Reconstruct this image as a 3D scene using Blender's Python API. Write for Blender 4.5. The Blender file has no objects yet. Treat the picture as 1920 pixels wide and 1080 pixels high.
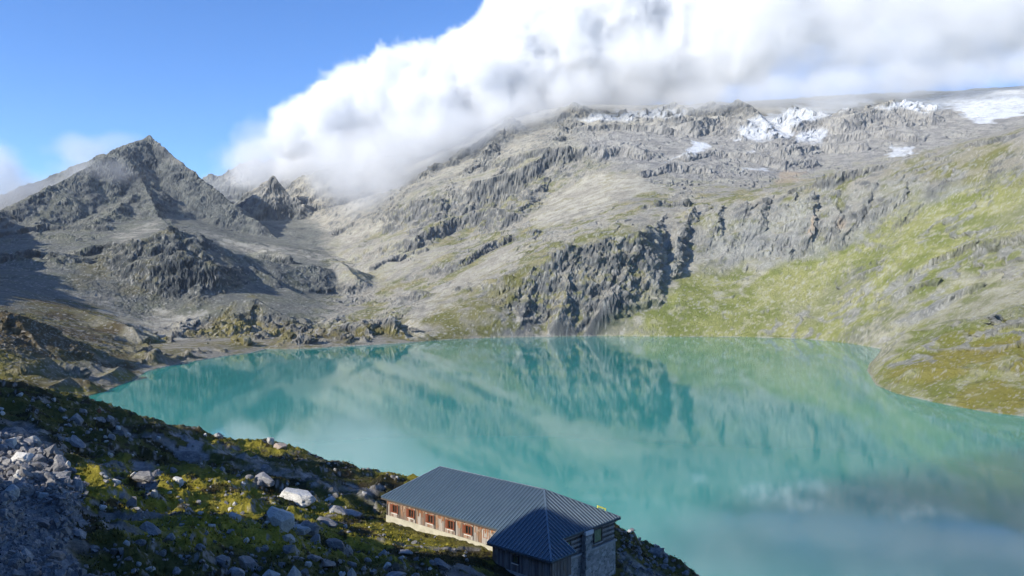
QF = 1.1
VOX = 9.5
import bpy, math, random
import numpy as np
from mathutils import Vector, Matrix
from mathutils.bvhtree import BVHTree

rng = np.random.default_rng(7)
random.seed(7)
F = 1507.0          # focal length in pixels of a 1920 px wide frame
H = 62.0            # eye height above the lake (lake level is z = 0)
SUN_AZ = math.radians(58)     # to the left of straight behind the camera
SUN_EL = math.radians(26)
SH = np.array([-math.sin(SUN_AZ), -math.cos(SUN_AZ)])   # horizontal direction to the sun
SQ = np.array([math.cos(SUN_AZ), -math.sin(SUN_AZ)])    # across the sun direction
TE = math.tan(SUN_EL)

scene = bpy.context.scene
col = scene.collection


def W(px, py, Y):
    return np.array([(px - 960) / F * Y, Y, H + (540 - py) / F * Y])


# ------------------------------------------------------------------ noise
def _h2(ix, iy, seed):
    h = (ix.astype(np.uint32) * np.uint32(374761393) + iy.astype(np.uint32) * np.uint32(668265263)
         + np.uint32((seed * 2246822519) & 0xffffffff))
    h = (h ^ (h >> np.uint32(13))) * np.uint32(1274126177)
    h = h ^ (h >> np.uint32(16))
    return h


_ang = np.linspace(0, 2 * np.pi, 256, endpoint=False)
_GX, _GY = np.cos(_ang).astype(np.float32), np.sin(_ang).astype(np.float32)


def noise2(x, y, seed=0):
    x = np.asarray(x, np.float64); y = np.asarray(y, np.float64)
    fx, fy = np.floor(x), np.floor(y)
    ix, iy = fx.astype(np.int64), fy.astype(np.int64)
    dx, dy = (x - fx).astype(np.float32), (y - fy).astype(np.float32)
    u = dx * dx * dx * (dx * (dx * 6 - 15) + 10)
    v = dy * dy * dy * (dy * (dy * 6 - 15) + 10)

    def g(i, j, a, b):
        h = _h2(ix + i, iy + j, seed) & np.uint32(255)
        return _GX[h] * a + _GY[h] * b
    n00 = g(0, 0, dx, dy); n10 = g(1, 0, dx - 1, dy)
    n01 = g(0, 1, dx, dy - 1); n11 = g(1, 1, dx - 1, dy - 1)
    a = n00 + u * (n10 - n00); b = n01 + u * (n11 - n01)
    return (a + v * (b - a)) * 1.5


def fbm(x, y, octv=5, seed=0, gain=0.5, lac=2.03):
    s = 0; a = 1.0
    for o in range(octv):
        s = s + a * noise2(x, y, seed + o * 17)
        x = x * lac + 13.7; y = y * lac - 7.1; a *= gain
    return s


def ridged(x, y, octv=5, seed=0, gain=0.5, lac=2.07):
    s = 0; a = 1.0; w = 1.0
    for o in range(octv):
        n = 1 - np.abs(noise2(x, y, seed + o * 31)) * 1.35
        n = n * n * w
        w = np.clip(n * 1.6, 0, 1)
        s = s + a * n
        x = x * lac + 3.1; y = y * lac + 9.7; a *= gain
    return s


def _h3(ix, iy, iz, seed):
    h = (ix.astype(np.uint32) * np.uint32(374761393) + iy.astype(np.uint32) * np.uint32(668265263)
         + iz.astype(np.uint32) * np.uint32(2654435761) + np.uint32((seed * 2246822519) & 0xffffffff))
    h = (h ^ (h >> np.uint32(13))) * np.uint32(1274126177)
    return h ^ (h >> np.uint32(16))


def noise3(x, y, z, seed=0):       # value noise, smooth
    fx, fy, fz = np.floor(x), np.floor(y), np.floor(z)
    ix, iy, iz = fx.astype(np.int64), fy.astype(np.int64), fz.astype(np.int64)
    u, v, w = [(a - b).astype(np.float32) for a, b in ((x, fx), (y, fy), (z, fz))]
    u = u * u * (3 - 2 * u); v = v * v * (3 - 2 * v); w = w * w * (3 - 2 * w)

    def g(i, j, k):
        return (_h3(ix + i, iy + j, iz + k, seed) & np.uint32(65535)).astype(np.float32) / 32767.5 - 1
    a = g(0, 0, 0) * (1 - u) + g(1, 0, 0) * u
    b = g(0, 1, 0) * (1 - u) + g(1, 1, 0) * u
    c = g(0, 0, 1) * (1 - u) + g(1, 0, 1) * u
    d = g(0, 1, 1) * (1 - u) + g(1, 1, 1) * u
    return (a * (1 - v) + b * v) * (1 - w) + (c * (1 - v) + d * v) * w


def fbm3(x, y, z, octv=4, seed=0, gain=0.5):
    s = 0; a = 1.0
    for o in range(octv):
        s = s + a * noise3(x, y, z, seed + o * 13)
        x = x * 2.03 + 1.7; y = y * 2.03 + 5.3; z = z * 2.03 - 2.9; a *= gain
    return s


def sstep(a, b, x):
    t = np.clip((x - a) / (b - a), 0, 1)
    return t * t * (3 - 2 * t)


def smax(a, b, k):
    h = np.clip(0.5 + 0.5 * (a - b) / k, 0, 1)
    return b + (a - b) * h + k * h * (1 - h)


class TPS:
    def __init__(self, pts, val, lam=1e-4):
        self.p = np.asarray(pts, float); n = len(self.p)
        K = self.U(self.p, self.p) + lam * np.eye(n)
        P = np.hstack([np.ones((n, 1)), self.p])
        A = np.zeros((n + 3, n + 3)); A[:n, :n] = K; A[:n, n:] = P; A[n:, :n] = P.T
        self.w = np.linalg.solve(A, np.concatenate([val, np.zeros(3)]))

    def U(self, a, b):
        d2 = ((a[:, None, :] - b[None, :, :]) ** 2).sum(-1)
        return 0.5 * d2 * np.log(d2 + 1e-12)

    def __call__(self, q):
        q = np.asarray(q, float); out = np.empty(len(q)); n = len(self.p)
        for i in range(0, len(q), 20000):
            c = q[i:i + 20000]
            out[i:i + 20000] = self.U(c, self.p) @ self.w[:n] + self.w[n] + c @ self.w[n + 1:]
        return out


def upsample(gx, gy, V, x, y):
    """bilinear sample of V[iy,ix] on uniform axes gx, gy"""
    fx = np.clip((x - gx[0]) / (gx[1] - gx[0]), 0, len(gx) - 1.001)
    fy = np.clip((y - gy[0]) / (gy[1] - gy[0]), 0, len(gy) - 1.001)
    ix, iy = fx.astype(int), fy.astype(int); u, v = fx - ix, fy - iy
    return (V[iy, ix] * (1 - u) * (1 - v) + V[iy, ix + 1] * u * (1 - v)
            + V[iy + 1, ix] * (1 - u) * v + V[iy + 1, ix + 1] * u * v)


def poly_sd(px, py, poly, closed=True):
    """signed distance to a polygon (positive inside)"""
    poly = np.asarray(poly, float); n = len(poly)
    d2 = np.full(px.shape, 1e18); ins = np.zeros(px.shape, bool)
    for i in range(n):
        a = poly[i]; b = poly[(i + 1) % n]
        e = b - a
        wx, wy = px - a[0], py - a[1]
        t = np.clip((wx * e[0] + wy * e[1]) / (e @ e + 1e-12), 0, 1)
        d2 = np.minimum(d2, (wx - e[0] * t) ** 2 + (wy - e[1] * t) ** 2)
        c = (a[1] > py) != (b[1] > py)
        if abs(e[1]) > 1e-9:
            ins ^= c & (px < a[0] + (py - a[1]) * e[0] / e[1])
    d = np.sqrt(d2)
    return np.where(ins, d, -d)


# ------------------------------------------------------------------ mesh helpers
def mesh_arrays(name, co, faces, mat=None, smooth=False, cols=None):
    me = bpy.data.meshes.new(name)
    co = np.ascontiguousarray(co, np.float32); n = len(co)
    faces = np.ascontiguousarray(faces, np.int32); nf, k = faces.shape
    me.vertices.add(n); me.vertices.foreach_set('co', co.ravel())
    me.loops.add(nf * k); me.loops.foreach_set('vertex_index', faces.ravel())
    me.polygons.add(nf)
    me.polygons.foreach_set('loop_start', np.arange(0, nf * k, k, dtype=np.int32))
    me.polygons.foreach_set('use_smooth', np.full(nf, smooth, bool))
    if cols is not None:
        at = me.attributes.new('albedo', 'FLOAT_COLOR', 'POINT')
        c4 = np.ones((n, 4), np.float32); c4[:, :3] = cols
        at.data.foreach_set('color', c4.ravel())
    if mat: me.materials.append(mat)
    me.update(); me.validate()
    o = bpy.data.objects.new(name, me); col.objects.link(o)
    return o


def grid_faces(nr, nc):
    i = np.arange(nr * nc).reshape(nr, nc)
    return np.stack([i[:-1, :-1], i[:-1, 1:], i[1:, 1:], i[1:, :-1]], -1).reshape(-1, 4)


def grid_normals(X, Y, Z):
    P = np.stack([X, Y, Z], -1)
    du = np.gradient(P, axis=1); dv = np.gradient(P, axis=0)
    n = np.cross(du, dv); n /= np.linalg.norm(n, axis=-1, keepdims=True) + 1e-9
    s = np.sign(n[..., 2:3]); s[s == 0] = 1
    return n * s


def tag(o, label=None, cat=None, group=None, kind=None):
    if label: o['label'] = label
    if cat: o['category'] = cat
    if group: o['group'] = group
    if kind: o['kind'] = kind
    return o


# ------------------------------------------------------------------ material helpers
class NT:
    def __init__(self, name, disp=None):
        self.m = bpy.data.materials.new(name); self.m.use_nodes = True
        self.t = self.m.node_tree; self.t.nodes.clear()
        self.out = self.n('ShaderNodeOutputMaterial')

    def n(self, typ, **kw):
        nd = self.t.nodes.new(typ)
        for k, v in kw.items(): setattr(nd, k, v)
        return nd

    def l(self, a, b): self.t.links.new(a, b)

    def put(self, sock, v):
        if hasattr(v, 'is_linked'): self.l(v, sock)
        else: sock.default_value = v

    def noise(self, vec, scale, detail=4, rough=0.55, dist=0.0):
        nd = self.n('ShaderNodeTexNoise'); nd.inputs['Scale'].default_value = scale
        nd.inputs['Detail'].default_value = detail; nd.inputs['Roughness'].default_value = rough
        nd.inputs['Distortion'].default_value = dist
        if vec: self.l(vec, nd.inputs['Vector'])
        return nd.outputs['Fac']

    def ramp(self, fac, stops):
        nd = self.n('ShaderNodeValToRGB'); e = nd.color_ramp.elements
        while len(e) < len(stops): e.new(0.5)
        for i, (p, c) in enumerate(stops):
            e[i].position = p; e[i].color = (*c, 1) if len(c) == 3 else c
        self.put(nd.inputs['Fac'], fac)
        return nd.outputs['Color']

    def mix(self, fac, a, b, mode='MIX'):
        nd = self.n('ShaderNodeMix', data_type='RGBA', blend_type=mode)
        self.put(nd.inputs['Factor'], fac)
        for i, v in ((6, a), (7, b)):
            if isinstance(v, tuple) and len(v) == 3: v = (*v, 1)
            self.put(nd.inputs[i], v)
        return nd.outputs[2]

    def math(self, op, a, b=0.0, c=None):
        nd = self.n('ShaderNodeMath', operation=op)
        self.put(nd.inputs[0], a); self.put(nd.inputs[1], b)
        if c is not None: self.put(nd.inputs[2], c)
        return nd.outputs[0]

    def pos(self): return self.n('ShaderNodeNewGeometry').outputs['Position']
    def obj(self): return self.n('ShaderNodeTexCoord').outputs['Object']

    def mapping(self, vec, scale=(1, 1, 1), rot=(0, 0, 0)):
        nd = self.n('ShaderNodeMapping'); self.l(vec, nd.inputs['Vector'])
        nd.inputs['Scale'].default_value = scale; nd.inputs['Rotation'].default_value = rot
        return nd.outputs[0]

    def bump(self, h, strength, dist, normal=None):
        nd = self.n('ShaderNodeBump'); nd.inputs['Strength'].default_value = strength
        nd.inputs['Distance'].default_value = dist; self.l(h, nd.inputs['Height'])
        if normal: self.l(normal, nd.inputs['Normal'])
        return nd.outputs[0]

    def princ(self, color, rough=0.9, normal=None, spec=0.3, metal=0.0):
        b = self.n('ShaderNodeBsdfPrincipled')
        if isinstance(color, tuple): color = (*color, 1)
        self.put(b.inputs['Base Color'], color); self.put(b.inputs['Roughness'], rough)
        b.inputs['Specular IOR Level'].default_value = spec; b.inputs['Metallic'].default_value = metal
        if normal: self.l(normal, b.inputs['Normal'])
        self.l(b.outputs[0], self.out.inputs['Surface'])
        return b
# ================================================================== far terrain
SHORE = [(-900, 960), (-300, 860), (-100, 812), (60, 768), (145, 749), (200, 733), (250, 712), (275, 697), (300, 690), (350, 680),
         (420, 668), (470, 662), (500, 655), (560, 655), (640, 650), (700, 647), (760, 643), (800, 640), (860, 636),
         (930, 633), (1000, 632), (1120, 630), (1250, 631), (1400, 632), (1500, 635), (1560, 640), (1600, 645),
         (1640, 652), (1657, 656), (1650, 668), (1630, 682), (1626, 695), (1642, 722), (1680, 738), (1740, 752),
         (1800, 764), (1860, 774), (1920, 781), (2050, 800), (2200, 815), (2600, 880)]
shore_xy = [((px - 960) / (py - 540) * H, H * F / (py - 540)) for px, py in SHORE]
LAKE = shore_xy + [(290, 60), (290, -150), (-500, -150)]

ctrl = [(px, py, H * F / (py - 540)) for px, py in SHORE[1:]]
ctrl += [
    # left end of the lake
    (-450, 560, 420), (-450, 500, 700), (-450, 460, 1100), (-450, 430, 1700), (-450, 430, 2400), (-450, 480, 3000),
    (-200, 640, 480), (-200, 560, 700), (-200, 490, 1150), (-200, 440, 1650), (-200, 420, 2200), (-200, 480, 2900),
    (0, 640, 520), (0, 600, 680), (0, 545, 900), (0, 495, 1200), (0, 445, 1600), (0, 400, 2000), (0, 385, 2350), (0, 450, 2900),
    (120, 690, 520), (130, 640, 640), (150, 590, 850), (150, 520, 1150), (140, 450, 1600), (120, 410, 1950), (120, 370, 2300), (150, 430, 2900),
    (230, 690, 600), (240, 650, 720), (250, 610, 900), (250, 585, 1080), (230, 500, 1250), (230, 450, 1550), (230, 425, 1800), (230, 400, 2100), (230, 430, 2800),
    (320, 660, 760), (330, 625, 900), (330, 600, 1080), (330, 480, 1350), (320, 440, 1600), (300, 415, 1850), (300, 395, 2100), (300, 430, 2800),
    (420, 645, 870), (430, 615, 950), (430, 590, 1080), (440, 510, 1400), (440, 465, 1700), (440, 440, 2000), (440, 415, 2300), (440, 400, 2800),
    (520, 640, 880), (520, 600, 1050), (530, 565, 1200), (530, 495, 1600), (540, 468, 1800), (530, 445, 2100), (530, 415, 2400), (530, 390, 2800),
    (600, 640, 870), (610, 605, 1050), (610, 570, 1250), (610, 510, 1600), (610, 470, 1900), (610, 435, 2200), (620, 395, 2550), (620, 330, 3000),
    (700, 632, 950), (700, 605, 1120), (700, 565, 1350), (700, 510, 1650), (700, 465, 1900), (700, 420, 2150), (710, 380, 2350), (710, 330, 2800),
    (770, 625, 985), (770, 575, 1150), (770, 520, 1450), (770, 470, 1720), (770, 440, 1850), (775, 385, 1930), (780, 350, 2150), (780, 310, 2600),
    (850, 615, 1000), (850, 570, 1090), (850, 520, 1350), (850, 470, 1600), (850, 425, 1830), (850, 365, 1920), (850, 335, 2080), (850, 300, 2350), (850, 270, 2700),
    (930, 600, 1020), (930, 550, 1100), (930, 505, 1270), (930, 455, 1550), (930, 400, 1860), (930, 342, 1930), (930, 315, 2050), (930, 285, 2250), (930, 235, 2600),
    (1010, 480, 1200), (1010, 440, 1420), (1010, 395, 1700), (1015, 365, 1850), (1020, 300, 1960), (1020, 270, 2150), (1020, 215, 2500),
    (1090, 460, 1220), (1090, 420, 1420), (1090, 370, 1680), (1090, 330, 1850), (1090, 290, 2000), (1090, 255, 2200), (1080, 200, 2550),
    (1240, 535, 1120), (1290, 490, 1200), (1170, 615, 1030), (1180, 575, 1080),
    (1180, 425, 1250), (1180, 385, 1450), (1180, 340, 1680), (1180, 300, 1880), (1180, 255, 2150), (1180, 215, 2500),
    (1280, 570, 1080), (1280, 400, 1330), (1280, 375, 1480), (1280, 340, 1680), (1280, 300, 1880), (1280, 260, 2150), (1280, 220, 2450),
    (1400, 570, 1085), (1400, 510, 1165), (1400, 480, 1200), (1400, 430, 1245), (1400, 385, 1295), (1400, 365, 1440), (1400, 340, 1700), (1400, 300, 1900), (1400, 255, 2150), (1400, 205, 2500), (1400, 190, 2800),
    (1500, 570, 1060), (1500, 505, 1130), (1500, 470, 1170), (1500, 410, 1225), (1500, 365, 1275), (1500, 346, 1420), (1500, 342, 1700), (1500, 300, 1950), (1500, 250, 2200), (1500, 210, 2500), (1500, 185, 2800),
    (1600, 590, 960), (1600, 500, 1080), (1600, 445, 1140), (1600, 345, 1240), (1600, 322, 1360), (1600, 325, 1700), (1600, 290, 1950), (1600, 240, 2200), (1600, 190, 2550), (1600, 178, 2900),
    (1700, 622, 800), (1700, 560, 880), (1700, 470, 1000), (1700, 400, 1100), (1700, 325, 1200), (1700, 296, 1290), (1700, 300, 1650), (1700, 270, 1950), (1700, 225, 2250), (1700, 190, 2600), (1700, 175, 2900),
    (1700, 662, 560), (1700, 690, 515), (1800, 715, 452), (1800, 670, 497), (1800, 640, 540), (1800, 615, 720), (1800, 540, 840), (1800, 450, 960), (1800, 370, 1060), (1800, 295, 1160), (1800, 270, 1230), (1800, 290, 1650), (1800, 250, 2000), (1800, 200, 2350), (1800, 172, 2700),
    (1920, 735, 413), (1920, 680, 452), (1920, 600, 520), (1920, 540, 740), (1920, 440, 870), (1920, 340, 990), (1920, 262, 1080), (1920, 246, 1130), (1920, 275, 1600), (1920, 225, 2050), (1920, 180, 2400), (1920, 160, 2700),
    (2150, 730, 430), (2150, 620, 560), (2150, 480, 720), (2150, 330, 880), (2150, 210, 1020), (2150, 200, 1120), (2150, 250, 1700), (2150, 180, 2300), (2150, 150, 2800),
    (2450, 700, 400), (2450, 560, 560), (2450, 400, 740), (2450, 220, 950), (2450, 150, 1100), (2450, 200, 1700), (2450, 150, 2300), (2450, 130, 2800),
    # beyond the crests, so the far side falls away
    (0, 560, 3700), (400, 470, 3700), (800, 380, 3700), (1200, 330, 3700), (1600, 300, 3700), (2000, 280, 3700), (2450, 260, 3700), (-450, 600, 3700),
]
lk = []
for px, Y in [(300, 330), (600, 330), (600, 600), (900, 330), (900, 700), (1200, 330), (1200, 700), (1500, 330), (1500, 600), (1700, 320), (100, 300), (-200, 270)]:
    lk.append((px, Y))
cp = [((c[0]) / 1000, math.log(c[2]) * 1.6) for c in ctrl] + [(p / 1000, math.log(Y) * 1.6) for p, Y in lk]
cv = [(H + (540 - c[1]) / F * c[2]) / c[2] for c in ctrl] + [-0.05] * len(lk)
tps = TPS(cp, np.array(cv), 2e-5)

NC, NR = int(1340 * QF), int(1000 * QF)
pxs = np.linspace(-480, 2440, NC)
lY = np.linspace(math.log(290), math.log(3700), NR)
gx = np.linspace(-480, 2440, 300); gy = np.linspace(lY[0], lY[-1], 200)
GX, GY = np.meshgrid(gx, gy)
TV = tps(np.stack([GX.ravel() / 1000, GY.ravel() * 1.6], 1)).reshape(GX.shape)
PX, LY = np.meshgrid(pxs, lY)
Y = np.exp(LY); X = (PX - 960) / F * Y
Z = upsample(gx, gy, TV, PX, LY) * Y
sd = -poly_sd(X, Y, LAKE)            # positive on land
del LY


def surf(px, py):
    """distance at which the ground now built is first seen through a pixel of the photograph"""
    j = int(np.clip(np.searchsorted(pxs, px), 1, NC - 1)); col_ = 540 - (Z[:, j] - H) / Y[:, j] * F
    i = np.argmax((col_ < py) & (Y[:, j] > 420))
    return Y[i, j]


def tent(Z, pts, sl, sr, k=8.0, crest_noise=0.0, seed=0, rise=0.0):
    """raise a ridge: polyline of (px, py, Y); sl / sr = fall per metre on the left / right of its direction"""
    P = np.array([W(*(p if len(p) == 3 else (p[0], p[1], surf(*p)))) + (0, 0, rise) for p in pts])
    best = np.full(Z.shape, -1e9)
    lo, hi = P[:, :2].min(0) - 900, P[:, :2].max(0) + 900
    for a, b in zip(P[:-1], P[1:]):
        e = b[:2] - a[:2]; L2 = e @ e
        wx, wy = X - a[0], Y - a[1]
        tr = (wx * e[0] + wy * e[1]) / L2
        t = np.clip(tr, 0, 1); ex = np.abs(tr - t) * math.sqrt(L2)
        dx, dy = wx - e[0] * t, wy - e[1] * t
        d = np.hypot(dx, dy)
        sw = 0.5 + 0.5 * np.clip((e[0] * wy - e[1] * wx) / (math.sqrt(L2) * d + 1e-6), -1, 1)
        zz = a[2] + (b[2] - a[2]) * t - (sr + (sl - sr) * sw) * d - 0.6 * ex
        best = np.maximum(best, zz)
    if crest_noise:
        best = best + crest_noise * fbm(X / 48, Y / 48, 2 if rise else 3, seed)
    return smax(Z, best, k)


# peaks and ridges beyond the lake's head
far_ridge = [(300, 345, 3350), (365, 331, 3300), (425, 328, 3250), (468, 296, 3200), (520, 300, 3150), (600, 265, 3100), (700, 250, 3100), (800, 240, 3000)]
Z = tent(Z, far_ridge, 0.7, 0.75, 12, 16, 5)
Z = tent(Z, [(425, 392, 2560), (470, 358, 2540), (512, 330, 2500), (548, 366, 2490), (590, 398, 2470)], 0.85, 1.0, 8, 9, 9)
Z = tent(Z, [(560, 330, 2750), (635, 306, 2700), (700, 330, 2600), (760, 345, 2450)], 0.8, 0.8, 10, 9, 11)
# the pyramid
PK = (278, 254, 2300)
Z = tent(Z, [PK, (240, 281, 2310), (213, 296, 2310), (165, 322, 2330), (120, 340, 2360), (40, 372, 2400), (-120, 405, 2450), (-300, 430, 2500)], 0.50, 0.7, 5, 7, 21)
Z = tent(Z, [PK, (300, 276, 2335), (348, 326, 2420), (360, 342, 2440), (392, 376, 2480), (425, 416, 2520), (450, 448, 2540)], 0.8, 0.62, 4, 5, 23)
Z = tent(Z, [PK, (272, 290, 2230), (262, 330, 2130), (282, 368, 2020), (296, 400, 1920), (318, 428, 1780)], 1.15, 0.50, 5, 7, 25)
Z = tent(Z, [(213, 296, 2310), (170, 345, 2160), (120, 385, 1960), (60, 420, 1750)], 0.62, 0.35, 12, 8, 27)
Z = tent(Z, [(275, 345, 2090), (240, 375, 1980), (190, 410, 1820)], 0.6, 0.35, 12, 8, 28)
# knob in front of the pyramid
Z = tent(Z, [(150, 505, 1220), (215, 478, 1240), (262, 448, 1260), (320, 424, 1290), (372, 436, 1320), (395, 452, 1350)], 0.5, 0.85, 12, 10, 31)
Z = tent(Z, [(385, 445, 1330), (378, 490, 1240), (372, 545, 1170), (368, 585, 1120)], 0.62, 0.9, 8, 6, 32)
Z = tent(Z, [(395, 452, 1350), (440, 484, 1420), (490, 515, 1450), (560, 550, 1420)], 0.5, 0.55, 10, 5, 30)
Z = tent(Z, [(322, 424, 1290), (328, 480, 1225), (312, 545, 1170)], 1.1, 0.9, 6, 9, 33)
Z = tent(Z, [(262, 450, 1250), (235, 520, 1190), (225, 560, 1150)], 0.9, 0.7, 6, 8, 34)
Z = tent(Z, [(455, 475, 1640), (500, 466, 1600), (545, 486, 1540), (585, 535, 1460), (600, 560, 1400)], 0.5, 0.6, 8, 6, 37)
Z = tent(Z, [(600, 500, 1520), (640, 488, 1500), (670, 520, 1430)], 0.5, 0.7, 8, 5, 38)
Z = tent(Z, [(-60, 470, 1300), (20, 470, 1250), (90, 480, 1220), (150, 520, 1190)], 0.45, 0.8, 10, 8, 39)
Z = tent(Z, [(-100, 440, 1700), (60, 438, 1650), (150, 448, 1600)], 0.45, 0.6, 10, 7, 40)
Z = tent(Z, [(120, 545, 1170), (185, 522, 1190), (255, 492, 1200), (330, 470, 1205), (392, 492, 1210), (425, 540, 1205)], 0.15, 1.5, 6, 9, 36)
# moraine mounds near the shore
Z = tent(Z, [(380, 592, 1040), (445, 562, 1060), (480, 558, 1060), (520, 580, 1050), (560, 605, 1040)], 0.5, 0.6, 8, 4, 41)
Z = tent(Z, [(640, 618, 950), (690, 604, 955), (740, 602, 955), (790, 616, 950), (812, 632, 948)], 0.5, 0.75, 5, 5, 43)
Z = tent(Z, [(-80, 585, 560), (20, 592, 570), (90, 612, 590), (150, 640, 610), (240, 684, 600)], 0.35, 0.45, 4, 4, 45)
Z = tent(Z, [(60, 580, 860), (150, 585, 850), (200, 592, 830), (250, 618, 800), (280, 650, 770)], 0.35, 0.4, 5, 4, 47)
Z = tent(Z, [(100, 690, 520), (160, 676, 540), (210, 690, 545), (245, 706, 545)], 0.35, 0.4, 3, 2, 49)
Z = tent(Z, [(330, 655, 800), (400, 640, 850), (460, 645, 850)], 0.3, 0.4, 4, 2, 51)
# great cliff at the shore
Z = tent(Z, [(905, 628, 1004), (930, 585, 1042), (985, 515, 1088), (1060, 468, 1118), (1130, 448, 1135), (1192, 437, 1150)], 0.12, 1.35, 5, 7, 60)
Z = tent(Z, [(1250, 402, 1330), (1222, 420, 1230), (1196, 436, 1150), (1172, 500, 1098), (1128, 580, 1046), (1078, 632, 1009)], 1.5, 1.1, 5, 6, 61)
Z = tent(Z, [(1000, 500, 1110), (985, 560, 1055), (965, 632, 1008)], 1.2, 0.9, 6, 5, 63)
Z = tent(Z, [(1085, 460, 1128), (1062, 530, 1075), (1035, 632, 1007)], 1.3, 0.9, 6, 5, 65)
# crest of the long shoulder and the stepped cliffs above it
Z = tent(Z, [(1480, 352, 1300), (1560, 330, 1270), (1640, 312, 1260), (1720, 296, 1240), (1820, 272, 1190), (1920, 246, 1110), (2100, 205, 1050), (2400, 150, 1000)], 0.35, 1.9, 10, 5, 67)
Z = tent(Z, [(1085, 232, 2350), (1060, 290, 2050), (1035, 300, 1990), (1018, 350, 1905)], 1.6, 0.5, 8, 14, 69)
Z = tent(Z, [(975, 300, 2010), (925, 332, 1950), (880, 350, 1950), (820, 372, 1950), (760, 402, 1980), (700, 425, 2020)], 0.95, 0.35, 8, 12, 71)
Z = tent(Z, [(1490, 200, 2350), (1560, 215, 2250), (1640, 195, 2300), (1720, 190, 2350), (1800, 215, 2200)], 0.5, 0.6, 12, 15, 73)
Z = tent(Z, [(1020, 214, 2500), (1075, 196, 2520), (1130, 206, 2500), (1300, 200, 2450), (1390, 190, 2450)], 0.6, 0.5, 12, 16, 75)

# crags along the skyline under the cloud, and low outcrops on the near left shore
Z = tent(Z, [(690, 405, 2250), (760, 352, 2270), (800, 318, 2290), (850, 296, 2320), (900, 258, 2400), (940, 232, 2450), (965, 219, 2470), (1005, 236, 2450)], 0.6, 0.55, 8, 15, 78)
Z = tent(Z, [(1035, 214, 2480), (1075, 192, 2500), (1110, 206, 2480)], 0.8, 0.7, 6, 12, 79)
for i, (pts, hg) in enumerate((([(285, 682), (320, 668), (352, 672)], 7), ([(370, 661), (420, 646), (462, 655)], 8), ([(480, 646), (525, 638), (562, 648)], 7), ([(90, 737), (130, 722), (172, 731)], 5), ([(190, 716), (225, 699), (252, 707)], 5), ([(40, 702), (90, 690), (140, 706)], 6), ([(580, 640), (610, 632), (640, 640)], 6))):
    Z = tent(Z, pts, 0.55, 0.75, 3, 3, 380 + i, hg)
Z = tent(Z, [(1640, 706), (1690, 676), (1770, 644), (1860, 612), (1930, 588), (2100, 540)], 0.3, 0.62, 5, 6, 391, 7)
Z = tent(Z, [(1700, 716), (1760, 704), (1850, 700), (1960, 690)], 0.2, 0.8, 3, 4, 392, 5)
# high ground beyond the left edge, whose shadow lies in the valley
Z = tent(Z, [(-470, 380, 700), (-350, 318, 1000), (-290, 300, 1250), (-300, 280, 1500), (-240, 272, 1750)], 0.9, 1.0, 12, 10, 29)
# ribs of the right hand wall
for i, (x0, y0, x1, y1, hg, sl_) in enumerate(((1302, 402, 1262, 515, 16, 1.9), (1352, 392, 1330, 460, 9, 1.3), (1402, 385, 1352, 490, 7, 0.9), (1440, 378, 1432, 420, 10, 1.8), (1494, 365, 1478, 480, 8, 0.9), (1524, 378, 1514, 468, 15, 2.0), (1572, 362, 1575, 410, 6, 1.0), (1640, 350, 1590, 445, 8, 1.3), (1700, 345, 1672, 392, 8, 1.6), (1770, 342, 1690, 415, 6, 1.0))):
    xm, ym = (x0 + x1) / 2 + (i % 3 - 1) * 9, (y0 + y1) / 2 + (i % 2) * 9
    Z = tent(Z, [(x0, y0), (xm, ym), (x1, y1)], sl_, 0.5, 4, 8, 300 + i, hg)
# cliff bands across the mountain
for i, (pts, hgt_, fr_) in enumerate((
        ([(632, 436), (690, 420), (750, 398), (825, 385)], 20, 1.6), ([(780, 460), (850, 424), (915, 408), (950, 412)], 22, 1.8), ([(865, 500), (920, 468), (962, 448), (1000, 440)], 14, 1.6),
        ([(890, 362), (960, 350), (1005, 330), (1030, 300)], 34, 2.2), ([(955, 308), (1035, 296), (1125, 292), (1190, 284)], 26, 2.0), ([(1130, 300), (1165, 288), (1210, 296)], 22, 1.5), ([(1205, 330), (1260, 318), (1330, 322)], 14, 1.6),
        ([(1200, 392), (1250, 386), (1290, 384)], 8, 1.6), ([(1290, 300), (1340, 292), (1400, 296)], 16, 1.6), ([(1400, 300), (1470, 318), (1530, 312)], 18, 1.7), ([(1470, 290), (1540, 280), (1620, 282)], 16, 1.5), ([(1560, 262), (1640, 256), (1720, 262)], 18, 1.5),
        ([(1300, 240), (1350, 228), (1400, 240)], 22, 1.6), ([(1490, 248), (1530, 232), (1580, 238)], 24, 1.6), ([(1600, 226), (1680, 214), (1750, 222)], 20, 1.3), ([(1080, 248), (1150, 240), (1260, 246)], 16, 1.6), ([(700, 505), (760, 480), (800, 470)], 8, 1.4),
        ([(1700, 520), (1760, 490), (1830, 462)], 9, 1.7), ([(1840, 470), (1900, 452), (1960, 446)], 9, 1.6), ([(1650, 575), (1700, 550), (1760, 532)], 7, 1.6), ([(1740, 590), (1790, 560), (1840, 540)], 6, 1.4),
        ([(150, 480), (200, 470), (250, 462)], 10, 1.4), ([(0, 488), (60, 480), (120, 492)], 12, 1.4), ([(0, 440), (90, 428), (200, 432)], 10, 1.2))):
    Z = tent(Z, pts, 0.12, fr_, 3, 4, 340 + i, hgt_)

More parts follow.
